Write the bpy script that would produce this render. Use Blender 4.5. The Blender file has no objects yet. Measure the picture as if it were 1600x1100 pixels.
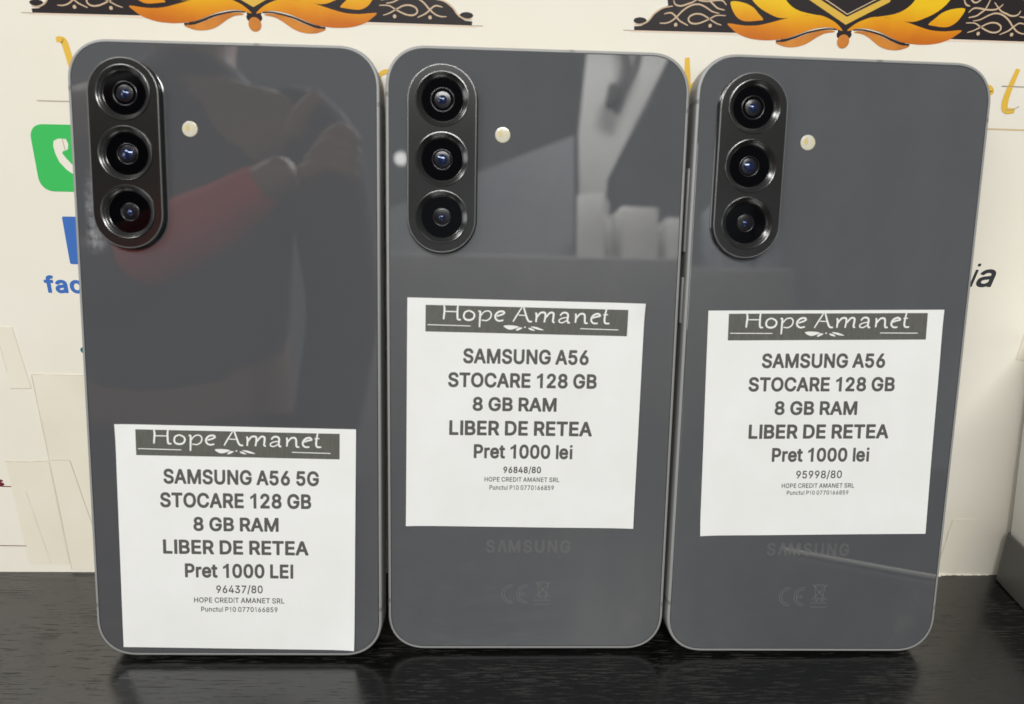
import bpy, bmesh, math, random
from mathutils import Vector, Matrix
random.seed(7)
MM = 0.001
scene = bpy.context.scene
COL = scene.collection
rad = math.radians

# ------------------------------------------------------------------ camera
cd = bpy.data.cameras.new('camera')
cd.sensor_fit = 'HORIZONTAL'
cd.sensor_width = 36.0
cd.lens = 22.5
cd.clip_start = 0.005
cd.clip_end = 50
cd.dof.use_dof = True
cd.dof.focus_distance = 0.196
cd.dof.aperture_fstop = 11.0
cam = bpy.data.objects.new('camera', cd)
COL.objects.link(cam)
yaw, pitch, roll = 0.0320113, 0.2933131, 0.0229412
fwd = Vector((math.sin(yaw)*math.cos(pitch), math.cos(yaw)*math.cos(pitch), -math.sin(pitch)))
rgt = Vector((math.cos(yaw), -math.sin(yaw), 0))
upv = rgt.cross(fwd)
r2 = rgt*math.cos(roll) + upv*math.sin(roll)
u2 = -rgt*math.sin(roll) + upv*math.cos(roll)
M = Matrix((r2, u2, -fwd)).transposed().to_4x4()
M.translation = Vector((-5.229, -146.731, 134.566))*MM
cam.matrix_world = M
scene.camera = cam

# ------------------------------------------------------------------ light
world = bpy.data.worlds.new('World')
scene.world = world
world.use_nodes = True
bg = world.node_tree.nodes['Background']
bg.inputs['Color'].default_value = (0.93, 0.97, 1.0, 1)
bg.inputs['Strength'].default_value = 0.13

def area(name, loc, target, sx, sy, power, color):
    l = bpy.data.lights.new(name, 'AREA')
    l.shape = 'RECTANGLE'; l.size = sx; l.size_y = sy
    l.energy = power; l.color = color
    o = bpy.data.objects.new(name, l); COL.objects.link(o)
    o.location = loc
    o.rotation_euler = (Vector(target)-Vector(loc)).to_track_quat('-Z', 'Y').to_euler()
    return o
area('ceiling_lamp', (0.02, -1.55, 1.30), (0.05, 0, 0.05), 1.2, 0.30, 31, (1.0, 0.995, 0.98))
area('ceiling_lamp', (-1.10, -1.10, 1.45), (0.05, 0, 0.05), 0.9, 0.30, 15, (1.0, 0.99, 0.97))
# unseen lamp added to brighten the boxes and panel mirrored in the phones
area('counter_fill_lamp', (0.40, -0.95, 1.15), (0.30, -1.6, 0.60), 0.3, 0.2, 9, (1.0, 0.98, 0.95))

area('side_fill_lamp', (-1.7, -0.85, 0.42), (0.0, 0.0, 0.06), 0.7, 0.6, 4, (0.97, 0.99, 1.0))  # soft fill added off to the left to lift the lower wall
area('wall_lamp', (-0.262, -1.60, 0.685), (-0.03, 0.0, 0.10), 0.036, 0.036, 0.010, (1.0, 1.0, 0.98)).data.shape = 'DISK'

scene.view_settings.view_transform = 'Standard'
scene.view_settings.look = 'None'
scene.view_settings.exposure = 0.0
scene.view_settings.gamma = 1.0
scene.view_settings.use_curve_mapping = False
scene.render.engine = 'CYCLES'
scene.cycles.max_bounces = 8
scene.cycles.sample_clamp_indirect = 6.0

# ------------------------------------------------------------------ helpers
def new_mat(name, color=(0.5, 0.5, 0.5), rough=0.5, metal=0.0, ior=1.5, spec=0.5):
    m = bpy.data.materials.new(name); m.use_nodes = True
    b = m.node_tree.nodes['Principled BSDF']
    b.inputs['Base Color'].default_value = (*color, 1)
    b.inputs['Roughness'].default_value = rough
    b.inputs['Metallic'].default_value = metal
    b.inputs['IOR'].default_value = ior
    b.inputs['Specular IOR Level'].default_value = spec
    return m
class NT:
    """small wrapper for building node trees"""
    def __init__(s, m):
        s.t = m.node_tree; s.b = s.t.nodes['Principled BSDF']
    def n(s, typ, **kw):
        q = s.t.nodes.new(typ)
        for k, v in kw.items():
            if k in q.inputs.keys(): q.inputs[k].default_value = v
            else: setattr(q, k, v)
        return q
    def l(s, a, b): s.t.links.new(a, b)
    def coord(s, scale=(1, 1, 1), kind='Object'):
        tc = s.n('ShaderNodeTexCoord'); mp = s.n('ShaderNodeMapping')
        mp.inputs['Scale'].default_value = scale
        s.l(tc.outputs[kind], mp.inputs['Vector']); return mp.outputs['Vector']
    def noise(s, vec, scale, detail=4, rough=0.55):
        q = s.n('ShaderNodeTexNoise'); q.inputs['Scale'].default_value = scale
        q.inputs['Detail'].default_value = detail; q.inputs['Roughness'].default_value = rough
        s.l(vec, q.inputs['Vector']); return q.outputs['Fac']
    def ramp(s, fac, stops):
        q = s.n('ShaderNodeValToRGB'); e = q.color_ramp.elements
        while len(e) < len(stops): e.new(0.5)
        for i, (p, c) in enumerate(stops):
            e[i].position = p; e[i].color = (*c, 1) if len(c) == 3 else c
        s.l(fac, q.inputs['Fac']); return q.outputs['Color']
    def bump(s, h, strength, dist):
        q = s.n('ShaderNodeBump'); q.inputs['Strength'].default_value = strength
        q.inputs['Distance'].default_value = dist
        s.l(h, q.inputs['Height']); s.l(q.outputs['Normal'], s.b.inputs['Normal'])
    def mul(s, a, b):
        q = s.n('ShaderNodeMath', operation='MULTIPLY'); s.l(a, q.inputs[0])
        if isinstance(b, float): q.inputs[1].default_value = b
        else: s.l(b, q.inputs[1])
        return q.outputs[0]
    def rng(s, v, a, b, c, d):
        q = s.n('ShaderNodeMapRange'); q.interpolation_type = 'SMOOTHSTEP'
        for i, x in enumerate((a, b, c, d)): q.inputs[i+1].default_value = x
        s.l(v, q.inputs[0]); return q.outputs[0]

def obj(name, bm, mat, parent=None, smooth=None, mats=None):
    me = bpy.data.meshes.new(name)
    bmesh.ops.recalc_face_normals(bm, faces=bm.faces) if len(bm.faces) and getattr(bm, '_closed', False) else None
    bm.to_mesh(me); bm.free()
    for mm in (mats or [mat]): me.materials.append(mm)
    if smooth is not None:
        for p in me.polygons: p.use_smooth = True
        me.set_sharp_from_angle(angle=rad(smooth))
    o = bpy.data.objects.new(name, me); COL.objects.link(o)
    if parent is not None: o.parent = parent
    return o
def empty(name, loc=(0, 0, 0)):
    o = bpy.data.objects.new(name, None); COL.objects.link(o)
    o.empty_display_size = 0.01; o.location = loc; return o
def tag(o, label=None, cat=None, group=None, kind=None):
    if label: o['label'] = label
    if cat: o['category'] = cat
    if group: o['group'] = group
    if kind: o['kind'] = kind
    return o
def fix(bm):
    bmesh.ops.recalc_face_normals(bm, faces=bm.faces); return bm

def catmull(pts, n=8, closed=False):
    P = [Vector(p) for p in pts]; out = []
    m = len(P)
    rngi = range(m) if closed else range(m-1)
    for i in rngi:
        p1 = P[i]; p2 = P[(i+1) % m]
        p0 = P[i-1] if (closed or i > 0) else p1*2-p2
        p3 = P[(i+2) % m] if (closed or i+2 < m) else p2*2-p1
        for k in range(n):
            t = k/n
            out.append(0.5*((2*p1)+(p2-p0)*t+(2*p0-5*p1+4*p2-p3)*t*t+(3*p1-p0-3*p2+p3)*t**3))
    if not closed: out.append(P[-1])
    return out

def fill_polys(bm, polys, to3):
    """fill 2D outlines (even-odd holes); to3 maps (x, y) to a 3D point"""
    es = []
    for P in polys:
        vs = [bm.verts.new(to3(*p)) for p in P]
        for i in range(len(vs)): es.append(bm.edges.new((vs[i], vs[(i+1) % len(vs)])))
    return bmesh.ops.triangle_fill(bm, use_beauty=True, use_dissolve=False, edges=es)

def ribbon(bm, pts, w, to3, n=8, taper=None, smooth=True, closed=False):
    """flat pen stroke along pts; w = full width, taper(t) scales it"""
    C = catmull(pts, n, closed) if smooth else [Vector(p) for p in pts]
    m = len(C); L = []; R = []
    for i, p in enumerate(C):
        a = C[(i-1) % m] if (closed or i > 0) else C[i]
        b = C[(i+1) % m] if (closed or i < m-1) else C[i]
        d = (b-a); d = d.normalized() if d.length > 1e-9 else Vector((1, 0))
        nrm = Vector((-d.y, d.x)); k = w*0.5*(taper(i/(m-1)) if taper else 1)
        L.append(bm.verts.new(to3(*(p+nrm*k)))); R.append(bm.verts.new(to3(*(p-nrm*k))))
    for i in range(m if closed else m-1):
        j = (i+1) % m
        bm.faces.new((R[i], R[j], L[j], L[i]))

def orient(bm, nrm):
    nrm = Vector(nrm)
    for f in bm.faces:
        f.normal_update()
        if f.normal.dot(nrm) < 0: f.normal_flip()

def box_bm(x0, x1, y0, y1, z0, z1, bev=0.0, seg=3, bm=None):
    b2 = bmesh.new()
    r = bmesh.ops.create_cube(b2, size=1)
    for v in b2.verts:
        v.co = Vector(((x0+x1)/2+v.co.x*(x1-x0), (y0+y1)/2+v.co.y*(y1-y0), (z0+z1)/2+v.co.z*(z1-z0)))
    if bev: bmesh.ops.bevel(b2, geom=b2.edges[:], offset=bev, segments=seg, affect='EDGES', profile=0.5)
    if bm is None: return b2
    tmp = bpy.data.meshes.new('t'); b2.to_mesh(tmp); b2.free(); bm.from_mesh(tmp); bpy.data.meshes.remove(tmp)
    return bm

def rounded_rect(w, h, r, n=10, cx=0, cy=0, p=2.25):
    pts = []
    for (sx, sy, a0) in ((1, 1, 0), (-1, 1, 90), (-1, -1, 180), (1, -1, 270)):
        ox = cx+sx*(w/2-r); oy = cy+sy*(h/2-r)
        for k in range(n+1):
            a = rad(a0+90*k/n); c, s = math.cos(a), math.sin(a)
            q = (abs(c)**p+abs(s)**p)**(-1/p)
            pts.append((ox+r*c*q, oy+r*s*q))
    return pts

def loft(bm, rings, cap0=True, cap1=True):
    """rings: lists of 3D points with equal counts"""
    V = [[bm.verts.new(p) for p in R] for R in rings]
    n = len(V[0])
    for a, b in zip(V[:-1], V[1:]):
        for i in range(n):
            bm.faces.new((a[i], a[(i+1) % n], b[(i+1) % n], b[i]))
    if cap0: bm.faces.new(V[0][::-1])
    if cap1: bm.faces.new(V[-1])

def lathe(bm, prof, cx, cy, to3, n=64):
    """prof: (r, h) list; to3(x, y, h)"""
    rings = []
    for r, h in prof:
        if r < 1e-9: rings.append([bm.verts.new(to3(cx, cy, h))])
        else: rings.append([bm.verts.new(to3(cx+r*math.cos(2*math.pi*k/n), cy+r*math.sin(2*math.pi*k/n), h)) for k in range(n)])
    for a, b in zip(rings[:-1], rings[1:]):
        for i in range(n):
            j = (i+1) % n
            if len(a) == 1: bm.faces.new((a[0], b[i], b[j]))
            elif len(b) == 1: bm.faces.new((a[i], a[j], b[0]))
            else: bm.faces.new((a[i], a[j], b[j], b[i]))

# ------------------------------------------------------------------ lettering outlines (sans-serif capitals, cap height 1000)
GLYPH_BOLD = {"0":[861,"353,-8 279,9 205,48 154,95 107,160 75,230 48,328 35,431 35,566 48,669 75,768 107,837 150,899 191,940 259,983 341,1007 419,1011 505,997 575,964 645,906 683,854 720,780 748,690 761,599 765,456 757,361 734,259 686,148 659,111 601,53 525,11 439,-10","394,188 349,199 329,212 286,267 252,369 240,505 257,649 291,743 311,772 337,794 378,811 398,811 448,803 480,781 520,722 536,677 552,595 556,439 536,324 507,255 490,230 460,205 427,191"],
"1":[861,"125,4 100,18 86,45 86,148 102,180 133,195 324,197 324,739 322,744 178,640 158,634 137,637 114,652 103,677 105,821 127,849 330,995 502,996 527,978 537,952 537,197 691,195 720,183 738,148 735,37 717,12 691,2"],
"2":[861,"102,4 79,16 65,41 64,139 70,160 461,583 503,648 515,689 515,722 496,768 464,796 422,810 369,810 328,796 302,775 281,734 268,673 250,651 226,642 107,644 80,661 68,689 68,743 88,817 122,878 170,931 221,968 275,992 332,1007 418,1011 468,1006 533,987 618,936 659,894 693,841 719,759 719,656 699,587 652,503 562,391 380,201 706,194 726,178 736,156 732,33 714,11 689,2"],
"3":[861,"334,-8 247,9 182,37 137,68 87,117 63,153 38,214 28,267 34,308 50,326 71,334 206,332 232,312 249,259 272,226 309,203 387,187 461,203 507,234 529,279 529,333 518,363 498,394 457,421 391,437 268,439 245,452 231,476 229,583 235,607 401,796 124,798 100,805 82,821 74,841 76,965 94,989 120,999 670,997 693,981 704,956 701,841 496,607 555,589 623,550 672,505 707,456 731,398 742,349 742,263 727,201 685,123 650,84 592,41 522,9 465,-5"],
"4":[861,"486,4 462,18 449,41 445,187 56,189 35,203 22,226 21,336 31,365 394,977 429,998 548,999 573,990 589,972 595,952 591,923 277,390 445,388 448,615 456,640 491,662 618,660 641,644 652,620 652,390 737,387 768,369 780,340 780,234 770,207 745,189 652,185 652,49 634,14 605,2"],
"5":[861,"341,-8 276,5 202,37 165,63 120,108 87,156 67,205 56,255 61,300 77,320 99,330 231,328 257,308 273,255 300,220 350,195 415,191 444,199 485,224 510,258 528,316 524,378 495,439 457,472 419,487 370,491 329,483 231,437 112,447 77,472 69,509 121,960 140,987 169,999 661,997 686,979 696,952 696,841 678,810 645,798 313,798 298,677 362,687 485,682 571,648 620,614 653,581 683,542 711,488 732,423 737,292 726,234 698,165 670,121 639,86 579,40 481,-1 432,-10"],
"6":[861,"352,-8 266,13 221,36 180,67 132,115 113,144 78,222 64,292 63,374 73,427 104,517 155,612 403,977 422,993 442,999 578,998 596,989 611,972 617,948 612,928 427,657 508,645 581,616 631,581 676,531 711,468 731,398 736,296 730,255 707,181 682,136 648,92 602,52 537,15 475,-4 434,-10","381,188 331,205 295,242 272,304 272,357 284,398 311,437 344,458 410,470 459,456 504,415 523,374 527,304 515,263 488,221 434,191"],
"7":[861,"161,4 143,12 128,29 122,53 126,74 492,796 91,802 71,819 61,841 61,952 67,972 87,993 112,999 686,999 711,993 729,977 737,956 733,817 337,33 319,12 296,3"],
"8":[861,"344,-8 233,19 163,56 110,104 73,156 53,205 43,255 43,324 53,378 73,427 100,468 157,525 110,583 86,636 76,681 76,763 86,809 110,862 172,934 250,983 336,1007 418,1011 508,997 594,958 638,923 670,887 707,821 723,751 718,661 684,579 639,525 697,470 740,394 756,324 756,255 740,189 706,127 663,78 615,44 561,17 479,-5","381,188 315,203 277,230 260,259 251,296 262,341 295,383 344,409 418,417 475,401 516,371 535,341 543,316 539,263 516,226 471,199 414,187","369,615 336,626 311,643 292,673 284,726 299,768 319,790 344,803 397,815 442,807 476,792 502,763 514,722 502,665 475,635 451,622 426,614"],
"9":[861,"221,4 203,12 188,29 182,53 186,74 371,345 307,352 254,367 190,402 129,459 92,521 68,599 63,710 77,780 102,841 131,884 188,942 221,964 270,988 336,1007 418,1011 488,1002 577,964 615,938 658,894 697,837 726,761 736,702 736,632 722,558 694,484 631,369 397,26 360,3","377,533 319,558 289,595 272,648 272,698 290,751 319,785 356,806 405,815 442,806 471,792 500,764 527,698 527,644 508,591 483,561 434,535"],
"A":[908,"19,4 0,12 -14,29 -20,49 -17,70 310,972 326,990 351,999 486,999 511,993 528,978 539,956 851,107 866,57 860,29 844,11 819,2 696,2 669,12 649,37 569,252 277,252 197,33 185,16 154,2","347,449 421,680 501,451"],
"B":[866,"96,4 67,23 57,53 57,948 63,972 79,990 104,999 457,999 545,985 621,952 654,930 696,886 729,829 750,759 750,665 739,620 717,574 672,525 741,455 766,410 782,361 786,258 776,205 752,148 730,115 684,70 617,31 572,16 486,2","272,203 272,408 482,404 535,379 570,332 578,299 570,258 547,228 523,215 473,203","272,605 272,798 449,798 507,780 533,751 541,726 541,685 524,648 494,623 440,605"],
"C":[961,"418,-8 332,9 250,46 184,92 121,160 63,263 40,333 22,443 22,554 36,649 71,755 131,851 194,915 245,952 323,988 401,1007 496,1011 566,1003 631,984 685,960 745,919 802,862 841,804 874,722 883,677 881,653 865,630 841,619 709,619 679,640 654,706 625,747 557,790 488,807 459,807 414,799 365,780 319,749 282,702 251,636 239,587 231,521 235,435 247,378 274,312 306,267 356,226 422,199 496,195 549,207 611,241 652,291 679,361 705,381 849,381 877,357 883,320 859,234 821,164 773,107 717,60 648,23 574,0 516,-10"],
"D":[948,"96,4 67,23 57,53 57,948 63,972 79,990 104,999 432,999 559,977 654,935 706,899 774,825 824,734 851,644 865,533 861,418 842,320 801,221 746,144 691,92 612,45 547,21 436,2","272,203 270,796 424,798 510,778 552,755 586,726 611,689 640,620 652,562 656,484 644,398 628,345 582,271 506,223 424,203"],
"E":[800,"96,4 67,23 57,53 57,948 63,972 83,993 108,999 654,999 679,993 696,977 704,956 705,849 696,821 674,802 270,796 272,605 633,604 664,587 676,554 675,443 662,420 642,407 272,404 270,205 683,199 703,182 713,160 713,49 707,29 691,11 666,2"],
"G":[980,"422,-8 332,9 241,50 190,86 117,164 76,234 36,349 22,443 22,554 36,649 67,747 121,841 181,907 245,954 299,980 397,1007 492,1011 561,1003 627,984 689,956 753,911 798,866 841,804 878,714 882,655 868,632 845,619 709,619 679,640 629,735 598,765 553,790 512,803 455,807 397,794 356,776 306,735 270,682 251,636 235,562 231,476 239,411 255,353 282,299 307,265 356,226 385,211 447,195 504,195 553,207 587,222 629,255 666,316 676,353 492,356 469,365 453,386 450,513 467,540 496,552 841,552 865,546 883,530 891,509 892,349 877,275 836,181 798,127 752,82 684,37 598,4 520,-10"],
"H":[974,"96,4 67,23 57,53 57,948 67,978 100,998 219,999 244,993 264,972 270,948 272,609 642,609 644,948 650,972 666,990 691,999 810,999 836,989 851,972 857,948 857,53 847,23 814,3 695,2 670,8 650,29 644,53 642,412 272,412 266,33 249,12 227,3"],
"I":[592,"45,4 20,18 6,45 6,156 12,176 28,194 49,202 158,205 158,796 49,799 18,817 6,845 10,968 28,990 53,999 492,995 512,978 522,956 522,845 516,825 500,807 480,799 371,796 371,205 480,202 511,185 522,156 518,33 500,11 475,2"],
"L":[755,"96,4 67,23 57,53 58,956 71,983 96,998 227,998 256,983 270,952 270,205 650,200 670,187 683,164 684,45 669,16 637,2"],
"M":[1170,"96,4 67,23 57,53 57,948 71,983 104,999 264,999 289,993 309,974 555,346 798,974 818,993 839,999 1003,999 1034,985 1050,948 1050,53 1036,18 1003,2 888,2 863,11 845,33 839,513 652,37 629,11 601,2 498,3 464,24 268,509 263,37 248,14 223,3"],
"N":[985,"96,4 67,23 57,53 57,948 67,978 84,993 108,999 244,999 275,985 654,392 659,964 674,987 699,998 818,999 844,989 859,972 865,948 865,53 855,23 838,8 814,2 679,2 647,16 272,604 268,39 254,16 231,4"],
"O":[1002,"418,-8 332,9 245,48 181,95 105,185 59,275 31,374 22,447 26,595 45,685 78,768 120,837 196,918 246,952 356,998 447,1011 537,1007 623,987 726,933 804,860 846,800 885,718 907,640 920,530 916,415 894,308 871,246 816,154 763,96 693,46 611,9 516,-10","442,196 385,211 340,236 306,267 277,308 255,353 239,411 231,521 251,636 278,694 310,739 360,778 389,790 430,803 484,807 574,782 627,744 645,722 683,657 695,620 707,558 711,493 703,415 691,369 673,320 637,267 599,234 557,211 496,195"],
"P":[846,"96,4 67,23 57,53 57,948 63,972 79,990 104,999 449,999 553,981 625,948 669,915 713,866 746,804 761,759 771,702 770,624 760,566 723,480 658,404 613,374 559,349 469,331 272,330 270,53 264,29 248,11 227,3","272,527 272,798 440,798 490,786 532,755 553,706 558,644 545,599 514,556 469,535 420,527"],
"R":[854,"96,4 67,23 57,53 57,948 63,972 79,990 104,999 449,999 523,989 609,960 662,926 707,880 750,804 766,747 771,624 750,542 705,464 670,428 625,398 799,74 803,49 797,29 781,11 756,2 625,2 601,8 582,24 564,53 406,349 272,351 270,53 264,29 248,11 227,3","272,552 272,798 445,798 494,786 536,755 554,718 560,673 550,615 531,585 502,567 445,552"],
"S":[849,"336,-12 217,15 147,53 86,109 53,157 32,206 19,267 19,300 27,321 45,337 65,343 197,340 227,317 244,259 275,221 308,203 373,187 443,191 517,221 535,235 553,263 560,288 556,321 529,351 488,372 246,446 189,473 127,515 85,563 58,612 43,670 44,752 60,813 97,879 147,930 184,957 254,989 308,1003 468,1007 546,989 607,961 652,930 696,887 726,842 747,789 757,739 756,711 748,690 730,674 710,668 582,670 552,694 536,748 517,772 480,795 414,811 336,803 278,772 256,735 252,711 258,690 279,664 324,638 562,566 607,546 673,504 730,442 754,395 769,337 768,251 757,202 719,128 671,74 619,38 558,10 484,-9"],
"T":[853,"329,4 302,20 290,49 290,796 54,798 29,807 13,825 7,845 11,968 29,990 58,999 756,995 778,977 786,952 786,841 768,810 739,798 503,796 502,41 489,18 464,4"],
"U":[974,"399,-11 289,15 201,63 133,127 80,219 57,322 61,966 79,988 108,997 227,996 248,988 264,970 270,946 270,338 278,306 308,252 354,215 428,193 486,193 547,209 588,234 617,269 640,326 648,966 664,987 687,996 826,993 848,974 857,946 857,334 847,264 828,207 771,117 736,82 682,43 613,11 539,-8"],
"a":[748,"236,-12 175,2 121,26 78,59 38,108 20,145 5,206 5,276 15,325 45,379 105,432 154,456 216,474 432,506 431,539 417,563 392,578 355,586 310,582 273,569 249,553 203,496 158,488 50,522 28,551 27,584 52,637 89,685 146,729 195,754 302,779 380,779 454,765 498,748 548,718 603,658 635,584 644,518 643,42 629,18 601,4 482,4 462,12 446,30 413,12 351,-8","290,181 244,192 222,206 213,239 224,267 240,279 294,295 435,313 431,264 404,217 351,188"],
"b":[810,"357,-11 300,4 247,35 228,14 206,5 87,5 59,18 45,43 44,946 54,976 83,995 206,996 240,974 248,950 250,736 304,764 370,779 468,775 534,755 593,720 647,671 681,621 719,535 737,441 737,326 714,215 679,141 647,96 608,57 526,8 444,-12","366,186 316,205 277,252 253,326 249,416 265,490 294,544 337,575 407,583 440,575 468,557 501,515 528,425 528,347 508,269 472,214 423,188"],
"c":[760,"317,-11 267,-1 190,31 138,67 86,125 44,199 21,273 11,334 11,429 21,494 44,568 77,630 129,691 198,740 255,764 333,779 399,779 493,759 542,736 588,706 631,663 661,617 686,556 686,530 676,511 653,493 530,464 497,479 466,539 428,571 386,583 345,583 300,568 255,524 224,441 220,351 247,256 284,210 313,192 341,184 391,184 419,192 457,215 501,292 522,305 547,307 666,274 684,252 688,219 675,178 645,123 590,63 555,37 456,-4 407,-12"],
"e":[774,"325,-11 255,3 190,31 138,67 82,129 40,207 25,252 11,334 11,429 25,511 48,576 87,644 138,699 190,736 267,768 329,779 395,779 469,764 542,732 579,706 630,654 675,572 691,527 704,441 703,338 686,311 657,300 231,299 247,248 292,203 374,180 444,197 469,215 510,275 547,287 666,256 688,232 692,199 680,162 649,111 623,80 571,39 469,-4 415,-12","235,492 243,515 267,548 309,575 337,583 386,583 428,568 454,548 483,494"],
"f":[509,"133,4 106,20 94,49 94,579 5,581 -26,599 -38,628 -36,730 -23,753 -3,766 94,771 94,849 106,899 134,948 190,998 252,1025 305,1036 366,1036 420,1026 455,1009 474,977 474,944 448,862 432,843 412,833 383,831 346,839 321,835 307,825 299,796 301,769 403,769 436,753 450,722 450,632 442,603 416,583 299,579 297,41 283,16 260,4"],
"i":[355,"83,4 56,20 44,49 45,726 59,753 83,768 206,769 235,753 249,722 249,45 235,18 210,4","128,783 87,796 49,829 25,878 25,931 42,970 83,1009 120,1023 182,1022 223,1002 253,972 268,940 272,886 253,837 219,803 186,787"],
"k":[733,"83,4 54,23 44,53 44,956 58,983 83,998 206,998 234,983 248,952 251,536 481,765 637,769 661,760 677,743 683,714 672,685 422,431 686,96 701,70 703,45 690,18 661,3 518,2 493,8 263,289 249,271 249,53 240,24 206,3"],
"l":[395,"202,-1 145,16 91,55 60,102 44,164 44,952 58,983 91,999 210,997 233,985 246,964 249,221 255,193 312,193 341,174 367,70 361,33 337,10 284,-2"],
"n":[784,"83,4 56,20 44,49 44,718 52,747 87,769 197,769 226,757 243,733 284,757 329,772 444,777 509,762 554,740 586,718 630,669 659,611 675,554 679,513 679,53 671,24 637,3 526,2 501,8 481,29 475,53 470,496 456,537 436,562 394,581 349,581 321,573 284,548 261,513 253,484 244,33 228,12 206,3"],
"o":[794,"317,-11 231,11 185,33 113,92 69,150 34,223 16,297 11,338 16,466 43,564 75,626 112,673 171,724 218,750 296,775 337,779 436,775 514,750 571,717 629,665 665,613 693,556 716,470 721,433 716,293 678,174 635,109 585,59 509,14 460,-3 407,-12","337,186 284,210 247,256 224,326 220,412 240,494 270,544 304,571 345,583 386,583 419,575 448,557 485,511 512,425 512,342 496,277 460,219 407,188"],
"r":[519,"83,4 56,20 44,49 48,739 66,760 91,769 202,769 222,760 238,742 329,777 448,773 470,755 478,730 478,620 468,593 435,573 353,577 308,564 274,537 257,509 249,468 244,33 228,12 206,3"],
"t":[463,"252,-4 182,16 139,42 108,73 82,120 65,190 65,575 -7,582 -28,598 -37,621 -33,740 -22,756 -3,767 65,772 66,891 81,916 108,930 223,930 247,921 269,887 270,772 375,767 397,752 409,727 409,625 395,593 366,578 270,575 270,227 280,192 301,187 362,195 393,177 412,128 425,67 424,42 410,17 387,5 338,-5"],
"u":[785,"275,-5 193,18 128,62 87,114 59,176 44,258 44,717 50,741 70,762 95,768 206,768 226,760 242,742 249,717 253,274 261,245 279,215 321,194 370,190 411,202 433,217 458,249 470,290 475,717 481,741 497,760 518,768 628,768 652,762 673,742 679,717 679,52 673,28 657,10 637,2 526,1 497,13 481,38 390,-1 353,-7"],
"/":[496,"29,-140 7,-129 3,-106 308,1025 328,1042 445,1041 459,1030 462,1012 157,-123 137,-140"]}
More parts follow.
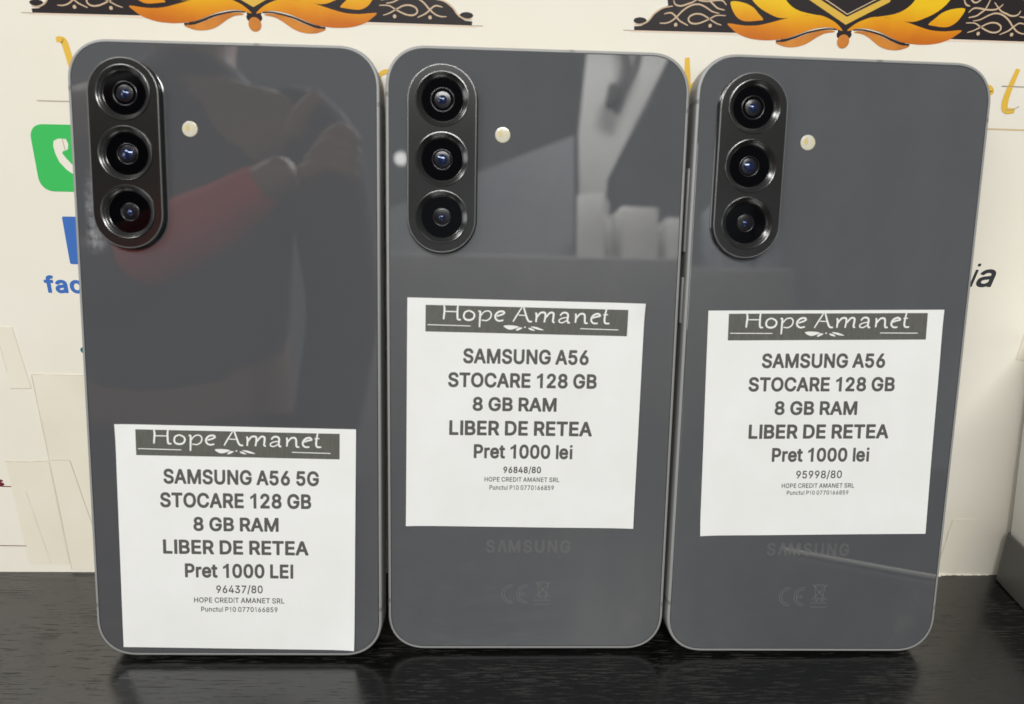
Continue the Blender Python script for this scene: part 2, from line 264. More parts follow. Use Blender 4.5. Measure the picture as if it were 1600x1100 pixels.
GLYPH_REG = {"/":[497,"24,-139 3,-125 -1,-96 300,1021 308,1034 325,1042 441,1041 460,1025 461,1003 161,-117 153,-130 136,-139"],
"0":[873,"378,-10 301,8 228,46 180,89 131,157 100,226 73,325 60,432 60,565 73,673 100,771 133,843 176,904 215,942 279,983 361,1008 434,1012 520,998 592,964 657,909 696,856 732,784 760,690 773,604 778,458 769,359 746,256 698,145 670,106 597,38 541,10 460,-10","404,152 361,162 331,179 301,209 277,248 241,359 228,509 245,660 283,763 305,797 340,827 391,848 417,849 472,840 515,814 563,746 584,690 601,604 605,432 580,299 567,265 533,205 511,183 468,159 425,149"],
"1":[873,"139,2 122,11 113,28 113,131 126,152 143,158 362,161 362,792 358,801 191,677 156,664 139,672 130,689 133,831 148,848 354,996 521,996 533,986 539,969 539,161 719,158 736,152 749,131 746,20 736,7 719,2"],
"2":[873,"116,2 98,11 90,28 94,135 502,574 549,651 562,694 562,737 545,784 502,827 446,848 382,848 335,832 296,801 275,762 261,694 249,677 232,672 120,672 103,681 94,702 94,750 114,823 146,883 193,934 241,969 296,993 352,1007 438,1012 481,1007 549,988 631,939 673,896 706,844 730,767 725,642 689,556 639,483 519,346 343,166 725,161 738,153 747,136 744,20 734,7 717,2"],
"3":[873,"358,-10 250,14 200,37 156,67 105,119 77,166 57,226 53,278 61,295 79,303 212,301 226,286 241,235 267,196 315,168 366,153 409,149 461,158 516,181 551,209 572,252 580,303 564,368 538,406 499,433 456,449 413,457 289,458 272,466 263,484 267,603 469,831 117,838 100,861 101,977 113,994 130,999 692,998 705,990 714,973 711,866 474,595 542,582 607,554 658,518 700,471 729,424 753,342 753,252 743,209 700,123 667,84 610,41 504,-2 443,-10"],
"4":[873,"517,2 500,11 492,28 487,195 75,195 54,204 45,226 45,325 52,346 427,980 441,994 457,999 578,998 597,981 598,956 251,361 487,359 494,629 517,647 629,647 651,638 659,621 660,363 771,358 787,346 793,329 792,222 784,204 766,196 660,191 660,33 651,11 629,2"],
"5":[873,"366,-10 297,4 224,35 185,63 142,106 111,153 92,200 82,243 85,282 108,299 233,298 250,285 266,230 302,187 344,164 379,153 439,153 477,165 520,192 553,235 576,303 571,376 537,449 494,488 443,509 383,513 340,505 293,488 241,458 125,466 100,484 95,509 148,973 164,994 181,999 683,998 700,986 705,969 705,861 688,838 310,835 302,827 285,647 374,673 473,673 533,659 588,634 636,600 696,531 734,449 748,389 748,282 738,230 709,158 654,84 592,37 503,-1 447,-10"],
"6":[873,"377,-10 325,-1 244,33 175,93 137,140 103,217 89,286 89,368 99,419 130,509 184,607 441,986 463,999 600,998 621,977 615,947 405,643 506,634 566,616 626,582 669,544 701,501 737,415 747,355 741,248 718,175 694,132 660,89 617,51 553,14 510,-1 459,-10","390,152 330,175 291,213 266,269 259,321 261,355 278,406 313,453 368,484 433,492 493,473 527,449 544,428 570,372 574,290 558,239 527,192 459,153"],
"7":[873,"177,2 154,20 154,45 551,831 108,836 95,844 87,861 91,985 117,999 718,999 734,994 748,973 745,840 332,21 306,2"],
"8":[873,"368,-10 252,18 184,55 132,102 98,150 77,200 68,243 67,312 82,376 111,436 171,501 202,522 137,596 112,651 102,694 102,771 112,814 135,866 192,935 270,983 356,1008 433,1012 523,998 609,960 652,926 682,892 718,827 734,758 733,703 724,655 685,578 630,522 665,501 708,458 731,424 763,342 768,248 752,183 720,123 678,76 630,42 579,17 497,-6","390,152 321,168 270,205 250,239 240,282 254,346 295,398 356,427 394,436 441,436 510,416 561,376 581,342 591,312 591,265 584,239 557,196 506,165 437,149","411,594 386,596 343,610 304,638 279,690 274,741 293,793 321,823 381,848 424,852 489,836 514,823 536,801 557,754 561,711 547,664 510,621 450,596"],
"9":[873,"240,2 216,20 216,45 433,359 351,363 274,383 214,415 154,471 118,531 94,608 89,715 103,788 126,844 154,887 210,943 244,966 291,989 355,1007 437,1012 506,1002 549,988 626,942 673,896 709,840 737,767 746,711 746,638 732,565 705,492 639,373 399,20 373,2","386,513 317,543 283,587 261,651 261,711 282,771 321,818 368,844 428,852 489,835 540,792 560,758 574,711 574,647 554,586 518,543 489,524 441,510"],
"A":[922,"28,2 7,15 3,41 344,981 367,999 522,996 541,973 774,337 882,41 880,20 870,7 852,2 732,2 711,11 692,45 612,264 273,264 179,11 157,2","329,424 440,766 556,428"],
"C":[978,"446,-10 356,8 271,46 205,93 146,157 88,260 64,329 46,441 46,552 60,651 96,758 154,853 218,917 266,952 347,989 424,1008 514,1012 587,1003 652,985 707,960 763,922 819,866 860,806 891,728 900,668 892,655 875,647 742,649 729,661 706,724 673,771 630,806 575,831 514,844 476,844 429,835 368,812 321,780 278,728 259,694 231,617 219,527 223,428 240,355 265,295 300,243 364,191 437,162 523,158 579,170 652,209 699,265 727,338 742,352 879,354 897,341 901,316 877,230 840,162 793,106 738,59 669,22 596,-1 536,-10"],
"D":[964,"109,2 91,11 83,33 83,969 87,985 113,999 452,999 581,976 674,934 723,900 799,814 840,737 873,621 882,531 873,385 846,282 804,197 761,140 706,89 628,44 564,21 457,2","263,166 259,831 448,835 542,812 594,784 632,750 676,677 692,629 705,569 709,479 697,389 678,329 620,239 534,187 448,166"],
"E":[809,"109,2 91,11 83,33 83,969 87,985 113,999 684,999 700,994 714,973 715,865 709,848 693,836 259,831 263,587 658,587 676,578 684,556 684,449 676,432 663,424 263,423 259,170 701,165 714,157 723,140 718,16 693,2"],
"H":[991,"109,2 91,11 83,33 83,969 88,986 109,999 229,999 246,994 257,981 263,591 693,591 699,981 723,999 843,999 860,994 873,969 873,33 868,15 847,2 727,2 710,7 699,20 693,431 263,431 258,24 250,11 233,2"],
"I":[591,"55,2 38,11 29,28 29,136 34,153 55,166 188,170 188,831 55,835 38,844 29,865 32,981 42,994 60,999 506,996 518,986 524,969 523,861 515,844 497,835 365,831 365,170 497,166 515,157 524,136 521,20 510,7 493,2"],
"L":[762,"109,2 91,11 83,33 83,973 92,990 109,999 233,999 251,990 259,969 259,170 671,165 684,157 693,140 693,28 684,11 663,2"],
"M":[1196,"109,2 91,11 83,33 83,969 91,990 113,999 276,999 306,981 536,398 581,265 625,393 852,981 882,999 1045,999 1066,990 1075,969 1075,33 1066,11 1045,2 929,2 912,11 904,24 899,637 658,21 633,2 530,2 508,11 493,37 255,646 254,24 246,11 229,2"],
"N":[1003,"109,2 91,11 83,33 83,969 88,986 113,999 255,999 276,986 706,306 711,977 718,990 736,999 851,999 869,994 882,969 882,33 877,15 851,2 714,2 693,11 259,699 259,28 250,11 233,2"],
"O":[1021,"446,-10 356,8 271,46 205,93 137,170 92,252 64,329 46,441 46,552 69,685 100,767 142,836 218,917 266,952 347,989 424,1008 510,1012 588,1003 665,979 763,921 827,857 868,797 917,681 935,587 940,471 926,355 890,243 836,153 785,97 715,46 630,8 540,-10","454,161 394,176 330,213 270,286 244,342 227,402 219,527 241,651 272,715 304,763 364,810 403,827 446,840 510,844 609,817 669,775 695,745 734,677 750,630 763,565 767,488 759,406 746,359 725,303 686,243 643,205 587,175 523,158"],
"P":[857,"109,2 91,11 83,33 83,969 87,985 113,999 465,999 572,981 644,947 684,917 735,857 761,805 779,741 783,707 779,604 761,539 736,489 671,415 577,364 487,346 263,346 257,20 233,2","263,505 263,835 465,835 525,819 577,780 602,720 606,647 582,574 551,539 508,518 444,505"],
"R":[865,"109,2 91,11 83,33 85,981 96,994 113,999 469,999 542,989 624,962 675,929 719,887 763,810 783,728 783,634 763,552 722,479 688,445 623,398 802,71 816,41 815,20 804,7 787,2 654,2 637,7 609,45 439,364 263,367 257,20 233,2","263,531 263,835 469,835 530,819 581,780 602,732 611,681 598,616 568,569 534,548 469,531"],
"S":[861,"360,-14 236,14 167,51 107,106 77,150 56,197 43,257 48,300 73,313 202,310 221,291 228,252 242,222 275,188 360,154 438,150 515,168 579,209 599,239 609,274 603,321 588,347 524,386 266,465 207,493 150,532 108,579 82,626 68,677 68,759 84,819 121,883 203,956 270,988 326,1004 485,1008 549,994 622,963 665,934 708,892 740,845 759,798 769,750 763,712 742,699 618,700 595,720 575,780 540,815 463,844 395,849 330,834 270,798 252,772 241,733 249,686 279,652 326,625 584,546 656,510 691,484 746,424 767,381 781,330 781,244 770,197 733,124 687,72 638,38 575,8 502,-10"],
"T":[865,"353,2 335,11 327,33 327,831 48,838 31,861 33,981 44,994 61,999 782,996 794,986 800,969 799,861 785,840 503,831 503,28 494,11 477,2"],
"a":[755,"256,-13 191,1 137,25 97,55 59,103 42,137 28,193 28,266 39,313 63,356 101,395 166,431 277,459 427,477 475,489 479,528 473,549 453,583 432,597 402,609 346,613 277,595 234,562 200,515 166,510 67,541 52,558 50,584 76,635 110,678 166,720 213,744 320,769 397,768 470,754 529,730 569,700 612,651 641,584 651,519 650,25 642,12 625,4 509,4 488,17 479,48 432,15 385,-4 337,-13","294,145 234,162 204,193 200,244 215,270 243,290 303,308 475,334 479,266 467,227 444,193 385,154 329,142"],
"c":[767,"340,-13 288,-3 208,30 160,65 109,121 68,193 45,266 35,331 35,425 45,490 68,563 100,623 151,683 216,730 276,755 349,769 417,769 507,749 558,726 602,696 641,657 671,613 695,554 695,537 671,512 555,485 534,498 507,554 482,580 452,597 409,610 357,610 297,588 247,537 212,442 207,339 236,236 284,176 318,157 353,147 413,147 477,172 512,207 538,262 559,275 679,247 694,232 696,206 668,138 644,103 566,35 473,-4 422,-13"],
"i":[344,"96,2 78,11 69,33 70,732 78,750 96,758 211,758 229,750 238,728 237,28 229,11 211,2","143,818 104,829 70,857 49,900 48,943 62,977 97,1011 130,1024 181,1024 220,1007 245,981 258,956 263,913 246,866 216,836 190,823"],
"l":[386,"219,-2 164,13 121,41 84,93 69,148 69,968 78,990 95,999 211,999 228,990 236,977 237,204 249,159 271,153 318,157 339,144 361,50 359,24 340,8 297,-2"],
"n":[793,"95,2 78,11 69,33 69,728 74,745 95,758 211,757 230,741 237,698 285,737 348,762 464,767 529,751 593,715 627,681 653,641 683,552 688,33 682,15 662,2 550,2 533,7 522,20 515,501 499,548 473,582 430,603 387,609 344,603 297,582 262,543 246,505 237,458 234,20 211,2"],
"t":[456,"272,-5 199,15 160,39 131,68 107,111 91,175 91,600 6,605 -7,613 -16,630 -13,742 10,759 91,763 91,901 100,918 117,927 229,927 246,922 259,901 259,763 379,759 396,751 405,733 405,630 396,613 379,605 259,600 259,210 265,180 280,158 319,150 375,158 392,150 408,107 422,29 409,8 383,0"],
"u":[793,"297,-7 237,7 176,37 121,92 83,169 69,246 72,740 82,752 99,758 211,757 234,740 237,289 246,242 271,191 293,173 348,152 391,152 443,169 473,191 501,229 515,276 522,740 546,757 670,755 682,744 688,727 685,19 662,2 546,3 527,19 520,62 473,26 404,-2"]}
def parse(g):
    d = {}
    for k, v in g.items():
        d[k] = (v[0]/1000, [[tuple(int(q)/1000 for q in p.split(',')) for p in c.split()] for c in v[1:]])
    return d
BOLD = parse(GLYPH_BOLD); REG = parse(GLYPH_REG)
def rect(x0, x1, y0, y1): return [(x0, y0), (x1, y0), (x1, y1), (x0, y1)]
BOLD['I'] = (0.37, [rect(0.08, 0.29, 0, 1)])
BOLD['l'] = (0.36, [rect(0.08, 0.28, 0, 1)])
BOLD['i'] = (0.36, [rect(0.08, 0.28, 0, 0.735), rect(0.08, 0.28, 0.83, 1)])
BOLD['1'] = (0.78, [[(0.33, 0), (0.535, 0), (0.535, 1), (0.37, 1), (0.28, 0.885), (0.10, 0.80), (0.10, 0.625), (0.22, 0.665), (0.33, 0.735)]])
REG['I'] = (0.30, [rect(0.085, 0.215, 0, 1)])
REG['l'] = (0.30, [rect(0.085, 0.215, 0, 1)])
REG['1'] = (0.72, [[(0.34, 0), (0.47, 0), (0.47, 1), (0.38, 1), (0.28, 0.88), (0.12, 0.80), (0.12, 0.68), (0.24, 0.73), (0.34, 0.80)]])
REG['i'] = (0.28, [rect(0.09, 0.20, 0, 0.735), rect(0.09, 0.20, 0.88, 1)])
BOLD['\u039b'] = (0.80, [[(0.0, 0), (0.30, 1), (0.56, 1), (0.86, 0), (0.62, 0), (0.43, 0.72), (0.24, 0)]])

def text_polys(s, font, track=0.0, space=0.30):
    """returns outlines per glyph and overall x extents, cap height 1"""
    x = 0; G = []
    for ch in s:
        if ch == ' ': x += space; continue
        adv, polys = font[ch]
        G.append([[(px+x, py) for px, py in P] for P in polys])
        x += adv+track
    xs = [p[0] for g in G for P in g for p in P]
    return G, min(xs), max(xs)
def put_text(bm, s, font, x0, x1, base, cap, to3, track=0.0, shear=0.0, base1=None, space=0.30):
    G, a, b = text_polys(s, font, track, space)
    k = (x1-x0)/(b-a)
    for g in G:
        P2 = []
        for P in g:
            Q = []
            for px, py in P:
                X = x0+(px-a)*k+shear*py*cap
                bb = base if base1 is None else base+(base1-base)*(X-x0)/(x1-x0)
                Q.append((X, bb+py*cap))
            P2.append(Q)
        fill_polys(bm, P2, to3)

# ------------------------------------------------------------------ materials
M_wall = new_mat('cream_wall_sheet', (0.80, 0.75, 0.63), 0.42)
t = NT(M_wall); v = t.coord()
a = t.noise(v, 14, 5); c = t.noise(v, 160, 3)
colr = t.ramp(a, [(0.30, (0.825, 0.775, 0.652)), (0.62, (0.86, 0.82, 0.712))])
t.l(colr, t.b.inputs['Base Color'])
t.bump(t.noise(v, 420, 3), 0.10, 0.0003)
M_tape = new_mat('cream_tape', (0.80, 0.75, 0.60), 0.30)
t = NT(M_tape); v = t.coord()
t.l(t.ramp(t.noise(v, 40, 4), [(0.3, (0.795, 0.745, 0.60)), (0.7, (0.85, 0.805, 0.675))]), t.b.inputs['Base Color'])
M_dirt = new_mat('grimy_seam', (0.67, 0.62, 0.49), 0.7)
M_table = new_mat('black_woodgrain', (0.004, 0.004, 0.004), 0.2, ior=1.9)
t = NT(M_table); v = t.coord((1.0, 13.0, 1.0))
big = t.noise(t.coord((1.0, 3.0, 1.0)), 26, 4, 0.6)
fine = t.noise(t.coord((1.0, 15.0, 1.0)), 125, 5, 0.72)
sm = t.n('ShaderNodeMath', operation='MULTIPLY_ADD'); t.l(big, sm.inputs[0]); sm.inputs[1].default_value = 0.35; t.l(fine, sm.inputs[2])
fleck = t.rng(sm.outputs[0], 0.715, 0.785, 0, 1)
t.l(t.ramp(fleck, [(0.0, (0.002, 0.002, 0.002)), (1.0, (0.032, 0.031, 0.029))]), t.b.inputs['Base Color'])
t.l(t.rng(fleck, 0, 1, 0.21, 0.42), t.b.inputs['Roughness'])
t.l(t.rng(fleck, 0, 1, 0.5, 0.12), t.b.inputs['Specular IOR Level'])
t.bump(fleck, 0.12, 0.00005)
M_glass = new_mat('graphite_glass', (0.088, 0.090, 0.095), 0.04, ior=2.4)
t = NT(M_glass); v = t.coord()
sm = t.noise(v, 38, 5, 0.6)
t.l(t.rng(sm, 0.35, 0.75, 0.008, 0.055), t.b.inputs['Roughness'])
def specks(t, base):
    # sparse dust on the glass
    v = t.coord()
    q = t.n('ShaderNodeTexVoronoi', feature='F1'); q.inputs['Scale'].default_value = 150; t.l(v, q.inputs['Vector'])
    near = t.rng(q.outputs['Distance'], 0.018, 0.05, 1, 0)
    sp = t.n('ShaderNodeSeparateXYZ'); t.l(q.outputs['Color'], sp.inputs[0])
    pick = t.rng(sp.outputs['X'], 0.90, 0.93, 0, 1)
    m = t.n('ShaderNodeMix', data_type='RGBA'); t.l(t.mul(near, pick), m.inputs[0])
    if base is None:
        # thin uneven film of finger grease and dust
        film = t.noise(t.coord((1, 1, 0.6)), 55, 6, 0.65)
        base = t.ramp(film, [(0.38, (0.084, 0.087, 0.093)), (0.60, (0.092, 0.094, 0.098)), (0.78, (0.112, 0.113, 0.114))])
        t.l(base, m.inputs[6])
    else: t.l(base, m.inputs[6])
    m.inputs[7].default_value = (0.30, 0.30, 0.29, 1)
    t.l(m.outputs[2], t.b.inputs['Base Color'])
def glass_pale_reflection(name):  # pale patch in the base colour stands in for a reflection
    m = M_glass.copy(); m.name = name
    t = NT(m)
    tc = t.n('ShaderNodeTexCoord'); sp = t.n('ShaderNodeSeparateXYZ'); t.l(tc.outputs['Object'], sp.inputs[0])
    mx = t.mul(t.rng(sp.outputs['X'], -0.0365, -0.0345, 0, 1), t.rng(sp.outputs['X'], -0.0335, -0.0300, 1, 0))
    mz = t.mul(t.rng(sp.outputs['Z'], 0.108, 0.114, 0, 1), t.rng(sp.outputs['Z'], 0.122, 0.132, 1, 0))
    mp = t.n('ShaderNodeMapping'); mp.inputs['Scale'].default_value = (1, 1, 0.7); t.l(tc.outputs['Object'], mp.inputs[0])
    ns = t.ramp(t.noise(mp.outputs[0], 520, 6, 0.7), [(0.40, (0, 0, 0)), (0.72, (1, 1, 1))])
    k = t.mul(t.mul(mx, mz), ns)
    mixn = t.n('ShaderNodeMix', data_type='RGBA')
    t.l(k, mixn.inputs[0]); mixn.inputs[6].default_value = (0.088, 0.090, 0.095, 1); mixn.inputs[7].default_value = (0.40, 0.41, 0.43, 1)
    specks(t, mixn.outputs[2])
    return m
M_glass1 = glass_pale_reflection('graphite_glass_with_painted_reflection')
specks(NT(M_glass), None)
M_frame = new_mat('brushed_grey_metal', (0.30, 0.30, 0.293), 0.46, metal=0.15, spec=0.35)
M_gap = new_mat('black_gasket', (0.012, 0.012, 0.012), 0.5)
M_edge = new_mat('dark_polished_edge', (0.20, 0.20, 0.195), 0.25, metal=0.6)
M_screen = new_mat('black_screen', (0.005, 0.005, 0.006), 0.05)
M_plate = new_mat('dark_camera_plate', (0.013, 0.013, 0.012), 0.16, ior=1.75)
M_ring = new_mat('dark_lens_ring', (0.10, 0.10, 0.098), 0.20, metal=0.9)
M_lens = new_mat('black_lens_glass', (0.0015, 0.0015, 0.002), 0.02, ior=1.38, spec=0.3)
M_coat = new_mat('blue_coated_lens', (0.010, 0.015, 0.045), 0.08, ior=1.8)
t = NT(M_coat); t.b.inputs['Specular Tint'].default_value = (0.55, 0.68, 1.0, 1)
M_inner = new_mat('dark_lens_barrel', (0.006, 0.0055, 0.007), 0.22)
M_flash = new_mat('flash_diffuser', (0.62, 0.59, 0.48), 0.18)
t = NT(M_flash); t.l(t.ramp(t.noise(t.coord(), 420, 2), [(0.36, (0.62, 0.56, 0.36)), (0.64, (0.62, 0.61, 0.55))]), t.b.inputs['Base Color'])
M_led = new_mat('yellow_led', (0.62, 0.50, 0.20), 0.3)
M_antenna = new_mat('grey_antenna_plastic', (0.16, 0.16, 0.155), 0.4)
M_mark = new_mat('etched_grey_mark', (0.118, 0.119, 0.121), 0.08, ior=2.4)
M_etch = new_mat('etched_fine_line', (0.17, 0.17, 0.165), 0.2)
M_paper = new_mat('white_label_paper', (0.80, 0.80, 0.775), 0.55, spec=0.35)
t = NT(M_paper); v = t.coord()
t.l(t.ramp(t.noise(v, 60, 4), [(0.3, (0.785, 0.785, 0.755)), (0.7, (0.82, 0.82, 0.80))]), t.b.inputs['Base Color'])
t.bump(t.noise(v, 1500, 3), 0.08, 0.0001)
M_ink = new_mat('black_thermal_ink', (0.100, 0.097, 0.088), 0.5, spec=0.3)
M_banner = new_mat('grey_black_banner_ink', (0.105, 0.105, 0.090), 0.5, spec=0.3)
t = NT(M_banner); t.l(t.ramp(t.noise(t.coord((6, 1, 1)), 260, 3), [(0.3, (0.095, 0.096, 0.082)), (0.7, (0.125, 0.125, 0.110))]), t.b.inputs['Base Color'])
M_white = new_mat('white_print', (0.80, 0.80, 0.76), 0.5, spec=0.3)
M_black = new_mat('black_print', (0.020, 0.014, 0.015), 0.35)
M_petal = new_mat('orange_yellow_petal_print', (0.8, 0.4, 0.02), 0.35)
t = NT(M_petal)
tc = t.n('ShaderNodeTexCoord'); sp = t.n('ShaderNodeSeparateXYZ'); t.l(tc.outputs['Object'], sp.inputs[0])
nz = t.noise(tc.outputs['Object'], 70, 3)
ad = t.n('ShaderNodeMath', operation='MULTIPLY_ADD'); t.l(nz, ad.inputs[0]); ad.inputs[1].default_value = 0.006; t.l(sp.outputs['Z'], ad.inputs[2])
t.l(t.ramp(t.rng(ad.outputs[0], 0.1675, 0.1815, 0, 1), [(0.05, (0.58, 0.15, 0.010)), (0.35, (0.74, 0.27, 0.006)), (0.62, (0.80, 0.39, 0.006)), (0.9, (0.86, 0.54, 0.010))]), t.b.inputs['Base Color'])
M_under = new_mat('dark_orange_petal_print', (0.55, 0.19, 0.03), 0.35)
t = NT(M_under); t.l(t.ramp(t.noise(t.coord(), 120, 3), [(0.35, (0.50, 0.15, 0.03)), (0.65, (0.66, 0.25, 0.035))]), t.b.inputs['Base Color'])
M_beige = new_mat('beige_scroll_print', (0.62, 0.46, 0.30), 0.4)
M_gold = new_mat('dull_gold_print', (0.72, 0.45, 0.06), 0.4)
M_peach = new_mat('peach_misprint', (0.84, 0.66, 0.52), 0.45)
M_yellow = new_mat('amber_yellow_print', (0.80, 0.50, 0.06), 0.4)
M_greyline = new_mat('grey_brown_line_print', (0.42, 0.35, 0.27), 0.5)
M_tan = new_mat('tan_line_print', (0.66, 0.50, 0.28), 0.5)
M_green = new_mat('green_print', (0.052, 0.52, 0.115), 0.35)
M_blue = new_mat('blue_print', (0.055, 0.165, 0.50), 0.35)
M_dark = new_mat('charcoal_print', (0.030, 0.030, 0.036), 0.4)
M_red = new_mat('dark_red_print', (0.16, 0.015, 0.03), 0.4)
M_tray = new_mat('dark_grey_plastic', (0.075, 0.074, 0.066), 0.45)
t = NT(M_tray); t.bump(t.noise(t.coord(), 900, 3), 0.12, 0.0002)
M_box = new_mat('white_carton', (0.76, 0.75, 0.71), 0.4)
t = NT(M_box); t.l(t.ramp(t.noise(t.coord(), 30, 4), [(0.3, (0.84, 0.835, 0.81)), (0.7, (0.88, 0.875, 0.85))]), t.b.inputs['Base Color'])

# ------------------------------------------------------------------ setting
WY = 39.167*MM
b = box_bm(-0.75, 0.75, -0.42, WY, -0.03, 0.0, 0.0)
o = obj('tabletop', b, M_table); tag(o, 'black wood grain tabletop with a soft sheen under the phones', 'table top', kind='structure')
b = box_bm(-0.75, 0.75, WY, WY+0.015, -0.03, 0.62, 0.0)
o = obj('wall', b, M_wall); tag(o, 'cream panel wall with printed logos behind the phones', 'wall', kind='structure')

def wl(off):                      # wall drawing plane: millimetres to metres
    y = WY-off*MM
    return lambda x, z: (x*MM, y, z*MM)
FRONT = (0, -1, 0)
def wprint(name, mat, parent, draw, off):
    bm = bmesh.new(); draw(bm, off); orient(bm, FRONT)
    return obj(name, bm, mat, parent)

# tape and paper patches on the wall
def patch(label, P, off, seam, group=None):
    e = empty('tape_patch', (0, 0, 0))
    tag(e, label, 'tape patch', 'tape and paper patches on the wall')
    bm = bmesh.new()
    n = len(P)
    f0 = [bm.verts.new(wl(off)(*p)) for p in P]; f1 = [bm.verts.new(wl(0.01)(*p)) for p in P]
    bm.faces.new(f0); 
    for i in range(n): bm.faces.new((f0[i], f1[i], f1[(i+1) % n], f0[(i+1) % n]))
    fix(bm); orient_all = bm
    obj('tape_sheet', bm, M_tape, e)
    if seam:
        bm = bmesh.new()
        for k, s in enumerate(seam):
            s, w = s
            pts = []
            for (a, c) in zip(s[:-1], s[1:]):
                for q in range(12):
                    tt = q/12; pts.append((a[0]+(c[0]-a[0])*tt+random.uniform(-.03, .03), a[1]+(c[1]-a[1])*tt+random.uniform(-.03, .03)))
            pts.append(s[-1])
            ribbon(bm, pts, w, wl(off+0.03+k*0.004), 2, taper=lambda t: 0.45+0.55*abs(math.sin(9*t+1.3)))
        orient(bm, FRONT)
        obj('grimy_edge', bm, M_dirt, e)
    return e
patch('large cream sheet with a dark cut edge beside the left phone', [(-143.5, 1.0), (-100, 0.8), (-100, 69.0), (-143.7, 69.3)], 0.22,
      [([(-143.55, 69.2), (-143.5, 44), (-143.45, 1.2)], 0.42), ([(-143.5, 69.4), (-122, 69.2)], 0.22)])
patch('cream tape patch with a grimy top edge near the desk at far left', [(-157.0, 3.0), (-143.9, 3.0), (-143.9, 40.4), (-157.1, 40.3)], 0.12,
      [([(-157.2, 40.4), (-150, 40.3), (-144, 40.7)], 0.40), ([(-152.8, 30.0), (-149.8, 3.4)], 0.2)])
patch('faint cream tape strip lying over the large sheet beside the left phone', [(-143.0, 1.4), (-131.5, 1.4), (-137.2, 41.0), (-143.1, 40.9)], 0.32,
      [([(-142.9, 41.1), (-137.3, 41.2)], 0.30), ([(-137.2, 41.0), (-133.2, 12.0)], 0.16)])
patch('small faded tape corner under the blue lettering', [(-151.0, 64.6), (-144.5, 64.8), (-146.5, 84.0), (-151.5, 84.0)], 0.10,
      [([(-150.9, 64.7), (-144.6, 64.9)], 0.22), ([(-150.6, 70.0), (-151.4, 84)], 0.16)])
patch('cream tape patch at the far right beside the white carton', [(157.5, 78.0), (172.0, 78.5), (171.0, 98.0), (158.8, 97.0)], 0.10,
      [([(157.6, 78.1), (160.8, 78.0)], 0.25), ([(157.6, 78.1), (158.6, 90.0)], 0.16)])
patch('thin cream tape strip low on the wall between right phone and dark tray', [(148.8, 1.0), (156.5, 1.0), (158.2, 22.0), (150.4, 21.8)], 0.10,
      [([(149.0, 1.4), (150.2, 21.5)], 0.24)])

# ---- orange lotus emblems
PETAL = [(0.6, 169.1), (2.3, 170.7), (4.4, 171.8), (7.4, 172.7), (10.9, 172.5), (13.7, 172.1), (16.2, 171.7), (19.1, 170.9), (23.2, 169.9), (27.2, 169.7), (31.6, 170.1), (30.5, 168.9), (28.5, 167.6), (25.1, 166.6), (21.2, 166.3), (18.0, 166.5), (15.6, 166.9), (13.1, 167.7), (9.7, 169.0), (6.4, 169.75), (3.6, 169.8)]
UPPER = [(7.6, 172.6), (12.7, 173.5), (15.9, 175.1), (17.8, 177.6), (18.6, 182), (17, 190), (24, 186), (28.0, 181), (26.9, 177.2), (24.2, 174.4), (20.7, 172.6), (17.8, 171.75), (13.8, 172.05), (10.5, 172.6)]
UNDER = [(18.1, 165.9), (17.5, 165.4), (15.2, 164.8), (12.4, 164.9), (9.9, 165.7), (7.2, 167.4), (5.1, 168.4), (2.6, 168.8), (3.7, 169.2), (6.5, 169.0), (9.8, 168.15), (13.2, 166.85), (15.7, 166.1)]
LEAF = [(31.4, 175.3), (28.0, 175.1), (25.4, 174.1), (23.8, 172.7), (22.3, 171.3), (23.4, 171.0), (27.0, 170.7), (29.2, 171.5), (30.7, 173.2)]
BODYL = [(-27.0, 167.9), (-56.4, 167.8), (-56.5, 168.75), (-54.6, 168.9), (-52.9, 169.8), (-51.6, 171.7), (-49.5, 173.3), (-47.9, 173.9), (-48.2, 175.2), (-47.6, 177.5), (-44.5, 178.5), (-43.5, 181), (-39, 183.5), (-35, 189), (-28, 193), (-20, 202), (-9, 206), (0, 212)]
SWIRL = [[(-56.4, 169.3), (-54.5, 169.3), (-52.8, 170.2), (-51.4, 171.9), (-49.2, 173.3), (-46.6, 173.8)], [(-46.6, 175.2), (-46.0, 174.2), (-44.5, 173.9), (-42.8, 174.4), (-41.1, 175.1), (-39, 177)], [(-49.8, 169.7), (-48.3, 169.7), (-46.8, 170.2), (-45.4, 171.3), (-43.8, 172.9), (-41.8, 174.1), (-39.8, 174.4), (-38.0, 173.8), (-36.1, 172.8), (-34.2, 172.4)], [(-48.8, 171.9), (-47.0, 172.2), (-45.7, 171.4), (-44.4, 170.3), (-42.2, 169.3)], [(-33.3, 169.6), (-34.9, 170.1), (-36.8, 171.1), (-38.7, 172.0), (-40.5, 172.1), (-41.9, 171.5), (-42.2, 170.6), (-41.4, 169.9), (-39.9, 169.8), (-38.2, 170.3), (-36.5, 171.1), (-34.8, 171.9), (-32.4, 171.9)], [(-38.0, 178.5), (-37.0, 175.5), (-36.0, 174.5), (-34.7, 173.6), (-32.8, 173.2)], [(-41.5, 176.6), (-39.9, 175.4), (-37.5, 175.2), (-34.0, 175.5), (-32.5, 174.4)],
         [(-36.5, 179), (-34.5, 177), (-33.2, 177), (-32.4, 178.2), (-33.5, 180)], [(-30.6, 177.5), (-31.4, 176.3), (-32.6, 175.9)]]
def fan_poly(bm, P, to3):
    fill_polys(bm, [P], to3)
